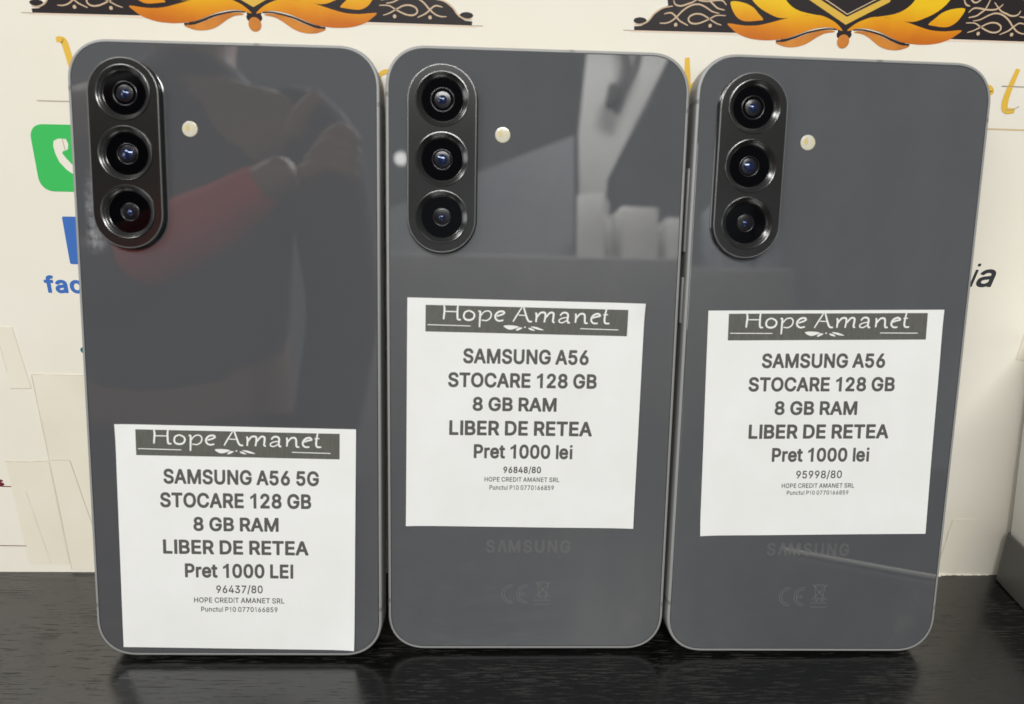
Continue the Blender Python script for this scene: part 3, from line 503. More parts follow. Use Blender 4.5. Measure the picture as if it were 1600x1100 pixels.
def emblem(cx, label):
    e = empty('shop_emblem', (0, 0, 0)); e.location = (cx*MM, 0, 0)
    tag(e, label, 'emblem', 'lotus emblems printed on the wall')
    def two(P): return [P, [(-x, z) for x, z in P]]
    def body(bm, off):
        P = BODYL + [(-x, z) for x, z in BODYL[::-1][1:]] + [(25, 168.6), (15, 170), (7, 171), (2, 169.6), (1.6, 168.2), (0, 167.6), (-1.6, 168.2), (-2, 169.6), (-7, 171), (-15, 170), (-25, 168.6)]
        fan_poly(bm, P, wl(off))
        for s in (-1, 1):
            fan_poly(bm, [(s*55.0+1.75*math.cos(a*math.pi/12), 170.15+0.78*math.sin(a*math.pi/12)) for a in range(24)], wl(off+0.004))
            fan_poly(bm, catmull([(s*2.0, 168.5), (s*0.3, 170.1), (-s*0.2, 168.2), (s*1.4, 167.3)], 4, True), wl(off+0.008+s*0.002))
            ribbon(bm, [(s*2.2, 169.4), (s*5.2, 169.45), (s*9.8, 168.5), (s*13.2, 167.25), (s*15.8, 166.45), (s*18.2, 166.15)], 0.55, wl(off+0.03), taper=lambda t: 0.5+t*0.8 if t < .9 else 0.8)
    wprint('black_band', M_black, e, body, 0.05)
    for s in (1, -1):
        sm = lambda P: [(s*p[0], p[1]) for p in P]
        wprint('orange_petal', M_petal, e, lambda bm, off: fan_poly(bm, catmull(sm(PETAL), 3, True), wl(off)), 0.066)
        wprint('yellow_petal', M_petal, e, lambda bm, off: fan_poly(bm, catmull(sm(UPPER), 3, True), wl(off)), 0.070)
        wprint('lower_petal', M_under, e, lambda bm, off: fan_poly(bm, catmull(sm(UNDER), 3, True), wl(off)), 0.062)
        wprint('leaf', M_petal, e, lambda bm, off: (fan_poly(bm, catmull(sm(LEAF), 3, True), wl(off))), 0.066)
        def sw(bm, off):
            for k, S in enumerate(SWIRL):
                ribbon(bm, [(-s*x, z) for x, z in S], 0.40, wl(off+0.003*k), 6, taper=lambda t: 0.45+0.55*math.sin(math.pi*min(1, max(0, t)))**0.5)
            for i, (x, z) in enumerate(((-45.5, 169.4), (-36.3, 169.4))):
                fan_poly(bm, [(-s*x+0.46*math.cos(a*math.pi/8), z+0.46*math.sin(a*math.pi/8)) for a in range(16)], wl(off+0.04))
            for (P) in ([(23.0, 171.4), (25.5, 171.9), (27.6, 172.9)],):
                pass
        wprint('beige_scrolls', M_beige, e, sw, 0.074)
        wprint('peach_edge', M_peach, e, lambda bm, off: ribbon(bm, [(s*57.5, 167.55), (s*40, 167.6), (s*26, 167.45)], 0.34, wl(off), 3), 0.04)
        wprint('thin_line', M_greyline, e, lambda bm, off: ribbon(bm, [(s*59.3, 167.75), (s*56.0, 167.75)], 0.2, wl(off), 1, smooth=False), 0.045)
    def shield(bm, off):
        fill_polys(bm, [[(-10.8, 176.3), (0, 170.6), (10.8, 176.3), (16, 190), (14, 190), (9.0, 177.0), (0, 172.5), (-9.0, 177.0), (-14, 190), (-16, 190)]], wl(off))
    wprint('gold_shield_border', M_gold, e, shield, 0.072)
    def shield2(bm, off):
        ribbon(bm, [(-11.5, 189), (-7.8, 177.2), (0, 173.1), (7.8, 177.2), (11.5, 189)], 0.28, wl(off), smooth=False)
    wprint('beige_shield_line', M_beige, e, shield2, 0.074)
    wprint('orange_bead', M_under, e, lambda bm, off: fan_poly(bm, [(1.65*math.cos(a*math.pi/16), 166.55+1.7*math.sin(a*math.pi/16)) for a in range(32)], wl(off)), 0.085)
    return e
emblem(-68.2, 'orange lotus emblem with black scroll band above the left phone')
emblem(87.5, 'orange lotus emblem with black scroll band above the right phone, more of it in view')

# ---- script logo, drawn with a pen of changing width (millimetres on a label 63 x 62.5)
LOGO = {'H1': [(10.08, 61.57), (10.22, 60.21), (10.13, 59.04), (9.99, 57.48)], 'H2': [(13.72, 61.65), (13.61, 60.29), (13.6, 58.54), (13.76, 57.58), (14.51, 57.5)], 'Hb': [(10.43, 59.59), (13.43, 59.59)], 'o': [(16.64, 59.98), (17.75, 59.42), (18.07, 58.64), (17.61, 57.76), (16.57, 57.44), (15.63, 57.71), (15.28, 58.48), (15.59, 59.46), (16.64, 59.98)], 'p1': [(19.07, 59.87), (19.55, 59.75), (19.56, 58.68), (19.44, 55.65)], 'p2': [(19.75, 58.69), (20.67, 59.77), (21.9, 59.94), (22.48, 59.23), (22.24, 58.15), (21.28, 57.45), (19.96, 57.52)], 'e': [(23.94, 58.68), (25.27, 59.11), (25.93, 59.6), (25.38, 59.99), (24.34, 59.76), (23.57, 58.87), (23.74, 57.9), (24.57, 57.43), (25.71, 57.65)], 'A1': [(28.26, 57.31), (29.22, 59.0), (30.58, 61.17)], 'Ab': [(29.6, 59.11), (31.4, 59.05)], 'A2': [(31.0, 61.3), (31.7, 58.96), (32.34, 57.61), (33.28, 57.43)], 'm1': [(34.17, 59.9), (34.44, 59.22), (34.32, 57.35)], 'm2': [(34.53, 58.63), (35.49, 59.83), (36.62, 59.86), (36.76, 58.88), (36.5, 57.31)], 'm3': [(36.99, 58.69), (37.94, 59.88), (38.89, 59.81), (38.88, 58.53), (38.77, 57.66), (39.24, 57.37)], 'a1': [(40.68, 59.26), (41.35, 59.96), (42.3, 59.99), (42.76, 59.41), (42.66, 58.14), (42.84, 57.45), (43.32, 57.43)], 'a2': [(42.66, 58.82), (41.34, 58.59), (40.48, 58.08), (40.57, 57.51), (41.42, 57.39), (42.56, 58.04)], 'n1': [(44.75, 59.89), (44.9, 59.07), (44.77, 57.41)], 'n2': [(45.04, 58.69), (45.89, 59.71), (46.83, 59.85), (47.21, 59.32), (47.25, 58.14), (47.4, 57.41), (48.06, 57.42)], 'e2': [(49.2, 58.77), (50.44, 59.2), (51.29, 59.42), (50.82, 59.95), (49.86, 59.73), (49.11, 58.97), (49.01, 57.99), (49.68, 57.41), (50.71, 57.44)], 't': [(52.9, 61.21), (52.62, 59.64), (52.49, 58.26), (52.81, 57.49), (53.85, 57.47)]}
THIN = {'Hb': .6, 'A1': .75, 'Ab': .55, 'p2': .7, 'a2': .7}
TOPCUT = {'H1', 'H2', 'A1', 'A2', 't'}

def wall_logo(cx, label):
    """the same script logo on the wall, about twice as large"""
    e = empty('script_lettering', (cx*MM, 0, 0)); tag(e, label, 'lettering', 'yellow script logos printed on the wall')
    K = 2.36; x0 = 10.0
    def mp(p, k):
        x, y = p
        X = -52.3+(x-x0)*K
        Z = 150.3+(y-57.45)*(K if y < 60.2 else K*1.02)
        return (X, Z)
    def draw(bm, off):
        i = 0
        for k, S in LOGO.items():
            P = [mp(p, k) for p in S]
            if k == 'H1': P = [(-51.6, 161.7), (-50.2, 161.6), (-49.5, 160.6), (-48.7, 155.0), (-48.3, 150.4)]
            if k == 'H2': P = [(-41.6, 161.5 if cx > 0 else 158.6), (-41.2, 158.0), (-40.8, 154.5), (-39.8, 150.6), (-38.4, 150.4)]
            if k == 'Hb': P = [(-47.8, 153.2), (-40, 153.4)]
            if k == 'e2': P = [(x-1.6, z) for x, z in P]
            if k == 't': P = [(P[0][0]+0.6, 161.0)]+P[1:]
            w = (1.75 if k in ('H1', 'H2', 't') else 1.3)*THIN.get(k, 1.0)
            ribbon(bm, P, w, wl(off+0.003*i), 6, taper=lambda t: 0.7+0.3*math.sin(math.pi*t)); i += 1
    wprint('yellow_letters', M_yellow, e, draw, 0.05)
    def draw2(bm, off):
        ribbon(bm, [(46.0, 156.6), (55.4, 156.5)], 0.22, wl(off), 1, smooth=False)
        pass
        pass
    wprint('thin_pen_line', M_greyline, e, draw2, 0.12)
    def draw5(bm, off):
        ribbon(bm, [(48.6, 150.5), (50.4, 150.6), (52.2, 151.5)], 0.22, wl(off+0.003), 4)
    wprint('pen_tail', M_greyline, e, draw5, 0.12)
    def draw3(bm, off):
        ribbon(bm, [(-59.3, 146.6), (-34, 146.5)], 0.26, wl(off), 1, smooth=False)
    wprint('underline', M_greyline, e, draw3, 0.05)
    def draw4(bm, off):
        ribbon(bm, [(29, 145.55), (55.5, 145.35)], 0.40, wl(off), 1, smooth=False)
    wprint('underline', M_tan, e, draw4, 0.05)
    return e
wall_logo(-68.2, 'yellow script lettering on the wall mostly hidden behind the left phone')
wall_logo(87.5, 'yellow script lettering ending in et at the right phone\'s top right corner')

# ---- other prints
e = empty('call_icon'); tag(e, 'green rounded square icon with white telephone handset beside left phone', 'icon')
GREEN = rounded_rect(17.6, 17.6, 3.9, 8, -122.1, 131.9)
wprint('green_square', M_green, e, lambda bm, off: fan_poly(bm, GREEN, wl(off)), 0.05)
HAND = [(-125.3, 135.1), (-125.0, 136.4), (-123.9, 137.0), (-122.8, 137.1), (-121.6, 137.0), (-121.2, 135.8), (-121.5, 134.4), (-122.2, 134.0), (-123.0, 133.8), (-123.2, 133.2), (-122.4, 132.0), (-121.2, 130.5), (-119.9, 129.4), (-119.0, 129.0), (-118.4, 129.4), (-117.8, 130.3), (-116.9, 130.4), (-115.4, 129.6), (-114.9, 128.6), (-115.8, 127.3), (-117.6, 126.6), (-119.4, 127.0), (-121.5, 128.0), (-122.9, 129.1), (-124.4, 131.0), (-125.1, 133.2)]
wprint('white_handset', M_wall, e, lambda bm, off: fan_poly(bm, HAND, wl(off)), 0.07)
wprint('thin_line', M_greyline, e, lambda bm, off: ribbon(bm, [(-122.55, 137.1), (-122.3, 134.0)], 0.2, wl(off), 1, smooth=False), 0.09)
e = empty('social_icon'); tag(e, 'blue square icon above the blue lettering beside left phone', 'icon')
wprint('blue_square', M_blue, e, lambda bm, off: fan_poly(bm, rounded_rect(13.4, 13.4, 0.5, 3, -119.7, 109.6), wl(off)), 0.05)
wprint('white_letter', M_wall, e, lambda bm, off: put_text(bm, 'f', BOLD, -119.5, -114.5, 103.2, 8.0, wl(off)), 0.07)
bm = bmesh.new(); put_text(bm, 'facebook', BOLD, -134.8, -102.3, 94.4, 5.0, wl(0.05)); orient(bm, FRONT)
o = obj('blue_lettering', bm, M_blue); tag(o, 'bold blue lettering fac cut off by the left phone', 'lettering')
bm = bmesh.new(); put_text(bm, 'ia', REG, 137.3, 144.0, 100.8, 7.0, wl(0.05), shear=0.2); orient(bm, FRONT)
o = obj('dark_lettering', bm, M_dark); tag(o, 'dark italic lettering ia at the right phone\'s edge', 'lettering')
bm = bmesh.new()
fan_poly(bm, [(-161.0+1.7*math.cos(a*math.pi/10), 33.6+0.55*math.sin(a*math.pi/10)) for a in range(20)], wl(0.05))
fan_poly(bm, [(-161.0+1.9*math.cos(a*math.pi/10), 32.4+0.8*math.sin(a*math.pi/10)) for a in range(20)], wl(0.053))
ribbon(bm, [(-163, 31.9), (-161, 31.7), (-155.1, 31.5)], 0.3, wl(0.08), 1, smooth=False)
orient(bm, FRONT)
o = obj('red_print', bm, M_red); tag(o, 'small dark red printed mark low at the far left edge', 'printed mark')
bm = bmesh.new(); ribbon(bm, [(-167, 10.1), (-156.5, 10.0)], 0.24, wl(0.18), 1, smooth=False); orient(bm, FRONT)
o = obj('red_line', bm, M_red); tag(o, 'short thin reddish line just above the table at far left', 'printed mark')
bm = bmesh.new(); fan_poly(bm, [(-126.6+1.2*math.cos(a*math.pi/10), 77.2+1.0*math.sin(a*math.pi/10)) for a in range(20)], wl(0.25)); orient(bm, FRONT)
o = obj('teal_print', bm, new_mat('teal_print', (0.03, 0.16, 0.20), 0.4)); tag(o, 'tiny dark teal printed dot touching the left phone\'s edge', 'printed mark')
# a bead of filler where wall meets table at the right
bm = bmesh.new()
for k in range(26):
    x = 134+k*1.32+random.uniform(-.5, .5); r = random.uniform(0.10, 0.32)*(2.6 if k in (12, 13) else 1)
    bmesh.ops.create_icosphere(bm, subdivisions=2, radius=1, matrix=Matrix.Translation((x*MM, WY-0.0001, r*0.3*MM)) @ Matrix.Diagonal((1.0*MM, r*1.6*MM, r*MM, 1)))
o = obj('filler_bead', bm, M_wall, smooth=60); tag(o, 'thin cream filler bead where wall meets table right of the phones', 'filler bead')

# ------------------------------------------------------------------ tray and white carton at the right
e = empty('plastic_tray', (168.4*MM, 38.6*MM, 0)); e.rotation_euler.z = rad(-10)
tag(e, 'dark grey plastic tray with rounded corners standing on the table at far right', 'tray')
bm = bmesh.new(); n = 10
def ring(w0, inset, z, rr): return [(x*MM, y*MM, z*MM) for x, y in rounded_rect(74-2*inset, 48-2*inset, max(rr-inset, .5), n, 37, -24)]
loft(bm, [ring(0, 0.6, 0, 4), ring(0, 0, 0.6, 4), ring(0, -0.3, 17.0, 4), ring(0, -0.1, 17.7, 4), ring(0, 0.35, 17.9, 4), ring(0, 0.75, 17.6, 4), ring(0, 0.85, 12, 4)])
fix(bm); obj('tray_body', bm, M_tray, e, smooth=35)
e = empty('white_carton')
e.matrix_world = Matrix.Translation((168.4*MM, 38.6*MM, 0)) @ Matrix.Rotation(rad(-10), 4, 'Z') @ Matrix.Translation((1.85*MM, 0, 12.05*MM)) @ Matrix.Rotation(rad(-7.5), 4, 'Y')
tag(e, 'plain white carton standing tilted in the dark tray at far right', 'carton')
bm = box_bm(0, 66*MM, -45.5*MM, -1.6*MM, 0, 60*MM, 0.5*MM, 2)
fix(bm); obj('carton_body', bm, M_box, e, smooth=35)
bm = box_bm(-0.3*MM, 66.3*MM, -45.8*MM, -1.3*MM, 60.2*MM, 74*MM, 0.5*MM, 2)
fix(bm); obj('carton_lid', bm, M_box, e, smooth=35)

# ------------------------------------------------------------------ across the aisle behind the viewer (mirrored in the phones)
M_counter = new_mat('grey_counter', (0.30, 0.30, 0.297), 0.6)
bm = box_bm(-0.34, 0.80, -2.05, -1.42, -1.05, 0.385, 0.01, 2); fix(bm)
o = obj('shop_counter', bm, M_counter, smooth=35); tag(o, 'grey shop counter mirrored as a level edge in the middle phone', 'counter')
for (x0, x1, y1, z1, rz, lb) in ((-0.035, 0.035, 0.05, 0.175, 20, 'tall white box mirrored in the middle phone near its right edge'), (-0.05, 0.05, 0.06, 0.145, -6, 'wide white box mirrored beside the tall one in the middle phone'), (-0.03, 0.03, 0.05, 0.12, 0, 'small pale box mirrored at the right rim of the middle phone')):
    bm = box_bm(x0, x1, -y1, y1, 0, z1, 0.002, 2); fix(bm)
    o = obj('shelf_box', bm, M_box, smooth=35); o.rotation_euler.z = rad(rz)
    o.location = {0.175: (0.27, -1.52, 0.385), 0.145: (0.382, -1.54, 0.385), 0.12: (0.49, -1.54, 0.385)}[z1]
    tag(o, lb, 'box', 'boxes on the shop counter')

for (x, w, hh, mt, lb) in ((0.665, 0.055, 0.19, None, 'blue grey carton mirrored beside the right phone camera plate'), (0.765, 0.035, 0.13, None, 'low blue grey carton mirrored lower left on the right phone')):
    bm = box_bm(-w, w, -0.05, 0.05, 0, hh, 0.002, 2); fix(bm)
    o = obj('shelf_box', bm, new_mat('blue_grey_card', (0.24, 0.27, 0.30), 0.6), smooth=35); o.location = (x, -1.55, 0.385); o.rotation_euler.z = rad(4)
    tag(o, lb, 'box', 'boxes on the shop counter')
M_panel = new_mat('white_plaster', (0.72, 0.72, 0.70), 0.7)
M_pale = new_mat('pale_blue_grey_paint', (0.24, 0.265, 0.28), 0.6)
def slab(name, P, y, th, mat, label, cat):
    bm = bmesh.new(); k = -(y-0.03)/1.53
    f = [bm.verts.new((x*k*MM, y, 0.385+(z*k*MM-0.385) if z > 386 else 0.385)) for x, z in P]
    g = [bm.verts.new((v.co.x, y-th, v.co.z)) for v in f]
    bm.faces.new(f); bm.faces.new(g[::-1])
    for q in range(len(f)): bm.faces.new((f[q], g[q], g[(q+1) % len(f)], f[(q+1) % len(f)]))
    fix(bm); o = obj(name, bm, mat); tag(o, label, cat); return o
slab('slanted_panel', [(232, 385), (285, 385), (300, 591), (469, 936), (520, 1050), (262, 1050), (245, 939), (224, 711)], -1.72, 0.03, M_panel, 'white slanted panel mirrored as the bright diagonal strip in the middle phone', 'panel')
slab('partition', [(-330, 385), (215, 385), (212, 712), (-46, 606), (-330, 480)], -1.66, 0.03, M_pale, 'pale partition with a sloping top mirrored left of the bright strip', 'partition')

def tube(name, P, r, mat, label, cat, group=None):
    cu = bpy.data.curves.new(name, 'CURVE'); cu.dimensions = '3D'; cu.bevel_depth = r; cu.bevel_resolution = 3; cu.use_fill_caps = True
    s_ = cu.splines.new('POLY'); C_ = catmull(P, 8); s_.points.add(len(C_)-1)
    for p_, c_ in zip(s_.points, C_): p_.co = (*c_, 1)
    o = bpy.data.objects.new(name, cu); COL.objects.link(o)
    me = bpy.data.meshes.new_from_object(o.evaluated_get(bpy.context.evaluated_depsgraph_get())); bpy.data.objects.remove(o)
    me.materials.clear(); me.materials.append(mat); me.name = name
    for p_ in me.polygons: p_.use_smooth = True
    o = bpy.data.objects.new(name, me); COL.objects.link(o); tag(o, label, cat, group); return o
M_strap = new_mat('dark_strap', (0.02, 0.02, 0.02), 0.6)
tube('hanging_strap', [(0.43, -1.66, 1.10), (0.415, -1.65, 1.00), (0.385, -1.64, 0.93), (0.355, -1.64, 0.85)], 0.012, M_strap, 'dark strap hanging in front of the slanted panel, the right one', 'strap', 'straps on the panel')
tube('hanging_strap', [(0.375, -1.66, 1.10), (0.385, -1.65, 0.99), (0.362, -1.64, 0.92), (0.335, -1.64, 0.87), (0.345, -1.64, 0.93)], 0.014, M_strap, 'dark looped strap hanging in front of the slanted panel, the left one', 'strap', 'straps on the panel')
tube('white_cable', [(0.134, -0.113, 0.0011), (0.150, -0.096, 0.0011), (0.168, -0.077, 0.0011), (0.190, -0.055, 0.0011)], 0.0010, M_box, 'thin white cable on the table mirrored as a slanted line low on the right phone', 'cable')

# the photographer, seen only as a dim reflection in the left phone
M_skin = new_mat('skin', (0.30, 0.18, 0.125), 0.5)
M_redcloth = new_mat('red_knit', (0.72, 0.035, 0.03), 0.8)
M_vest = new_mat('charcoal_cloth', (0.05, 0.05, 0.054), 0.85)
M_hair = new_mat('dark_brown_hair', (0.02, 0.013, 0.01), 0.6)
def skin_mesh(name, V, E, R, mat, parent, root=0, sub=2):
    me = bpy.data.meshes.new(name); me.from_pydata(V, E, [])
    o = bpy.data.objects.new(name, me); COL.objects.link(o)
    md = o.modifiers.new('skin', 'SKIN'); md.use_smooth_shade = True
    for k, r in enumerate(R):
        r = r if isinstance(r, tuple) else (r, r)
        me.skin_vertices[0].data[k].radius = r
    me.skin_vertices[0].data[root].use_root = True
    s = o.modifiers.new('sub', 'SUBSURF'); s.levels = sub; s.render_levels = sub
    bpy.context.view_layer.update()
    m2 = bpy.data.meshes.new_from_object(o.evaluated_get(bpy.context.evaluated_depsgraph_get()))
    bpy.data.objects.remove(o); m2.name = name
    m2.materials.clear(); m2.materials.append(mat)
    for p in m2.polygons: p.use_smooth = True
    o = bpy.data.objects.new(name, m2); COL.objects.link(o); o.parent = parent; return o
per = empty('person', (-0.45, -0.72, -0.92))
tag(per, 'person in a dark jacket with a red cuff mirrored in the left phone', 'person')
px = Vector((-0.36, -0.72, -0.92))
def loc(P): # laid out around x = -0.36
    return [tuple(Vector(p)-px) for p in P]
# body: legs, trunk, neck, head, arms in one surface
BV = [(-.36, -.72, .06), (-.36, -.73, .24), (-.36, -.73, .42), (-.36, -.73, .53), (-.36, -.72, .61), (-.36, -.705, .68), (-.36, -.72, .77),
      (-.27, -.72, .00), (-.25, -.71, -.42), (-.25, -.73, -.85), (-.25, -.64, -.89), (-.45, -.72, .00), (-.47, -.71, -.42), (-.47, -.73, -.85), (-.47, -.64, -.89),
      (-.17, -.72, .46), (-.13, -.73, .20), (-.14, -.65, -.03), (-.15, -.635, -.10), (-.15, -.63, -.12),
      (-.55, -.72, .46), (-.50, -.60, .19), (-.175, -.485, .292), (-.125, -.468, .312)]
BE = [(0, 1), (1, 2), (2, 3), (3, 4), (4, 5), (5, 6), (0, 7), (7, 8), (8, 9), (9, 10), (0, 11), (11, 12), (12, 13), (13, 14), (2, 15), (15, 16), (16, 17), (17, 18), (18, 19), (2, 20), (20, 21), (21, 22), (22, 23)]
BR = [(.15, .11), (.14, .10), (.15, .10), .055, .062, .082, .066, .09, .06, .04, .03, .09, .06, .04, .03, .055, .042, .030, .034, .03, .055, .036, .021, .022]
body = skin_mesh('body', loc(BV), BE, BR, M_skin, per)
# five curled fingers on each hand, rooted in the palm
HF = [((-.165+.010*k, -.625, -.11), (-.165+.010*k, -.605, -.155), (-.163+.010*k, -.595, -.185), (-.16+.010*k, -.605, -.205)) for k in range(4)]+[((-.165, -.62, -.09), (-.185, -.60, -.12), (-.19, -.588, -.145), (-.188, -.583, -.165))]
for F_ in HF: skin_mesh('finger', loc(F_), [(0, 1), (1, 2), (2, 3)], [.0105, .0098, .0088, .0074], M_skin, per, 0, 2)
HF2 = [((-.122+.006*k, -.464-.004*k, .302+.011*k), (-.088+.004*k, -.450, .310+.012*k), (-.066, -.445, .304+.012*k), (-.058, -.457, .294+.012*k)) for k in range(4)]+[((-.128, -.458, .338), (-.114, -.446, .360), (-.100, -.440, .372), (-.091, -.438, .378))]
for F_ in HF2: skin_mesh('finger', loc(F_), [(0, 1), (1, 2), (2, 3)], [.0105, .0098, .0088, .0074], M_skin, per, 0, 2)
skin_mesh('dark_sleeve', loc([(-.26, -.73, .495), (-.17, -.72, .46), (-.13, -.73, .20), (-.14, -.66, -.01), (-.147, -.64, -.07)]), [(0, 1), (1, 2), (2, 3), (3, 4)], [.056, .068, .054, .044, .044], M_vest, per)
skin_mesh('dark_sleeve', loc([(-.46, -.73, .495), (-.55, -.72, .46), (-.50, -.60, .19), (-.40, -.555, .205), (-.31, -.527, .225)]), [(0, 1), (1, 2), (2, 3), (3, 4)], [.056, .068, .054, .040, .036], M_vest, per)
skin_mesh('red_cuff', loc([(-.315, -.525, .226), (-.27, -.510, .240), (-.215, -.497, .268), (-.150, -.478, .304)]), [(0, 1), (1, 2), (2, 3)], [.036, .041, .034, .024], M_redcloth, per, 1)
skin_mesh('dark_vest', loc([(-.36, -.72, .02), (-.36, -.73, .24), (-.36, -.73, .43), (-.36, -.73, .53), (-.36, -.73, .565)]), [(0, 1), (1, 2), (2, 3), (3, 4)], [(.17, .13), (.16, .12), (.175, .125), (.085, .08), (.068, .068)], M_vest, per)
skin_mesh('trousers', loc([(-.36, -.72, .0), (-.27, -.72, -.04), (-.25, -.71, -.42), (-.25, -.73, -.83), (-.45, -.72, -.04), (-.47, -.71, -.42), (-.47, -.73, -.83)]), [(0, 1), (1, 2), (2, 3), (0, 4), (4, 5), (5, 6)], [(.155, .12), .10, .072, .055, .10, .072, .055], M_vest, per)
bm = bmesh.new()
bmesh.ops.create_uvsphere(bm, u_segments=32, v_segments=20, radius=1)
for v in [v for v in bm.verts if (v.co.y > 0.25 and v.co.z < 0.42) or v.co.z < -0.35]: bm.verts.remove(v)
for v in bm.verts: v.co = Vector((v.co.x*.088, -.012+v.co.y*.102, 1.625+v.co.z*.105+.02))
obj('hair', bm, M_hair, per, 60)
def blob(name, c, r, mat):
    bm = bmesh.new(); bmesh.ops.create_uvsphere(bm, u_segments=16, v_segments=10, radius=1)
    for v in bm.verts: v.co = Vector((c[0]+v.co.x*r[0], c[1]+v.co.y*r[1], c[2]+v.co.z*r[2]))
    return obj(name, bm, mat, per, 60)
for s in (-1, 1):
    blob('eye', (s*.032, .082, 1.600), (.013, .008, .007), M_white); blob('eyebrow', (s*.032, .089, 1.622), (.018, .006, .004), M_hair)
    blob('ear', (s*.084, .0, 1.585), (.008, .018, .030), M_skin)
blob('nose', (0, .098, 1.572), (.013, .018, .022), M_skin); blob('mouth', (0, .086, 1.535), (.024, .008, .007), new_mat('lips', (0.42, 0.16, 0.13), 0.5))

# ------------------------------------------------------------------ the phones
W, H, T = 77.5, 162.2, 7.4
def pl(h):                        # drawing plane of the phone's back: x across, z up, h towards the viewer
    return lambda x, z: (x*MM, -h*MM, z*MM)
def p3(x, z, h): return (x*MM, -h*MM, z*MM)
CACHE = {}
def part(name, mat, parent, key, make, smooth=None):
    if key not in CACHE:
        bm = make(); o = obj(name, bm, mat, parent, smooth); CACHE[key] = o.data; return o
    me = CACHE[key]
    o = bpy.data.objects.new(name, me); COL.objects.link(o); o.parent = parent; return o

def mk_frame():
    bm = bmesh.new(); R = 10.6
    def rg(inset, h): return [p3(x, z, h) for x, z in rounded_rect(W-2*inset, H-2*inset, R-inset, 14, 0, H/2)]
    loft(bm, [rg(0.78, -0.30), rg(0.78, -0.03), rg(0.64, 0.0), rg(0.34, -0.05), rg(0.12, -0.22), rg(0.02, -0.55), rg(0, -0.9), rg(0, -6.5), rg(0.02, -6.85), rg(0.12, -7.18), rg(0.4, -7.38), rg(0.9, -7.4)], True, True)
    return fix(bm)
def mk_gasket():
    bm = bmesh.new(); R = 10.6
    def rg(inset, h): return [p3(x, z, h) for x, z in rounded_rect(W-2*inset, H-2*inset, R-inset, 14, 0, H/2)]
    loft(bm, [rg(0.79, -0.12), rg(1.05, -0.11)], False, False); orient(bm, FRONT); return bm
def mk_back():
    bm = bmesh.new(); R = 10.6
    def rg(inset, h): return [p3(x, z, h) for x, z in rounded_rect(W-2*inset, H-2*inset, R-inset, 14, 0, H/2)]
    loft(bm, [rg(0.98, -0.28), rg(0.96, -0.05), rg(1.02, 0.0), rg(1.3, 0.0), rg(2.2, 0.0)], False, True)
    return fix(bm)
def mk_screen():
    bm = bmesh.new()
    def rg(inset, h): return [p3(x, z, h) for x, z in rounded_rect(W-2*inset, H-2*inset, 10.6-inset, 14, 0, H/2)]
    loft(bm, [rg(1.0, -7.41), rg(1.0, -7.5)], True, True); return fix(bm)
BX, BZ0, BZ1, BW = -24.3, 110.7, 157.4, 17.6
def mk_bump():
    bm = bmesh.new()
    def rg(inset, h): return [p3(x, z, h) for x, z in rounded_rect(BW-2*inset, BZ1-BZ0-2*inset, BW/2-inset-0.01, 16, BX, (BZ0+BZ1)/2, 2.0)]
    loft(bm, [rg(-0.25, 0.0), rg(-0.1, 0.14), rg(0, 0.4), rg(0, 1.5), rg(0.05, 1.64), rg(0.32, 1.80)], False, False)
    fix(bm)
    es = [e for e in bm.edges if e.is_boundary and all(v.co.y < -1.79*MM for v in e.verts)]
    for z in (148.9, 134.25, 119.85):
        vs = [bm.verts.new(p3(-24.25+6.68*math.cos(a*math.pi/32), z+6.68*math.sin(a*math.pi/32), 1.80)) for a in range(64)]
        es += [bm.edges.new((vs[k], vs[(k+1) % 64])) for k in range(64)]
    r = bmesh.ops.triangle_fill(bm, use_beauty=True, edges=es)
    for f in r['geom']:
        if isinstance(f, bmesh.types.BMFace):
            f.normal_update()
            if f.normal.y > 0: f.normal_flip()
    return bm
def mk_edge():
    bm = bmesh.new()
    def rg(inset, h): return [p3(x, z, h) for x, z in rounded_rect(BW-2*inset, BZ1-BZ0-2*inset, BW/2-inset-0.01, 16, BX, (BZ0+BZ1)/2, 2.0)]
    loft(bm, [rg(0.03, 1.62), rg(0.10, 1.79), rg(0.22, 1.835), rg(0.36, 1.81)], False, False)
    return fix(bm)
LENS = (148.9, 134.25, 119.85)
def mk_ring(z, r=6.75):
    def f():
        bm = bmesh.new()
        lathe(bm, [(r, 1.79), (r, 1.92), (r-.08, 2.00), (r-.22, 2.02), (r-.34, 1.98), (r-.70, 1.74), (r-.76, 1.62), (r-.86, 1.58), (r-1.32, 1.22), (r-1.38, 1.05), (r-1.48, 1.00), (r-1.60, 0.80)], -24.25, z, p3)
        return fix(bm)
    return f
def mk_lens(z, r=5.2):
    def f():
        bm = bmesh.new()
        lathe(bm, [(r, 0.86), (r-.3, 0.86), (r-.6, 0.86), (0, 0.86)], -24.25, z, p3)
        orient(bm, FRONT); return bm
    return f
def mk_barrel(z, r0, r1):
    def f():
        bm = bmesh.new()
        lathe(bm, [(2.05, 0.862), (1.95, 0.885), (0, 0.89)], -24.25, z, p3, 40)
        for a in (r0,):
            k = 0.865
            lathe(bm, [(a+.14, k-.02), (a+.08, k+.02), (a-.08, k+.025), (a-.14, k)], -24.25, z, p3)
        orient(bm, FRONT); return bm
    return f
def mk_elem(z, r):
    def f():
        bm = bmesh.new()
        lathe(bm, [(r, 0.87), (r*.92, 0.91), (r*.8, 0.99), (r*.6, 1.09), (r*.4, 1.16), (r*.2, 1.195), (0, 1.21)], -24.25, z, p3, 32)
        orient(bm, FRONT); return bm
    return f
def mk_flash():
    bm = bmesh.new(); lathe(bm, [(1.95, -0.02), (1.9, 0.05), (1.6, 0.10), (0, 0.13)], -8.95, 140.9, p3, 40); orient(bm, FRONT); return bm
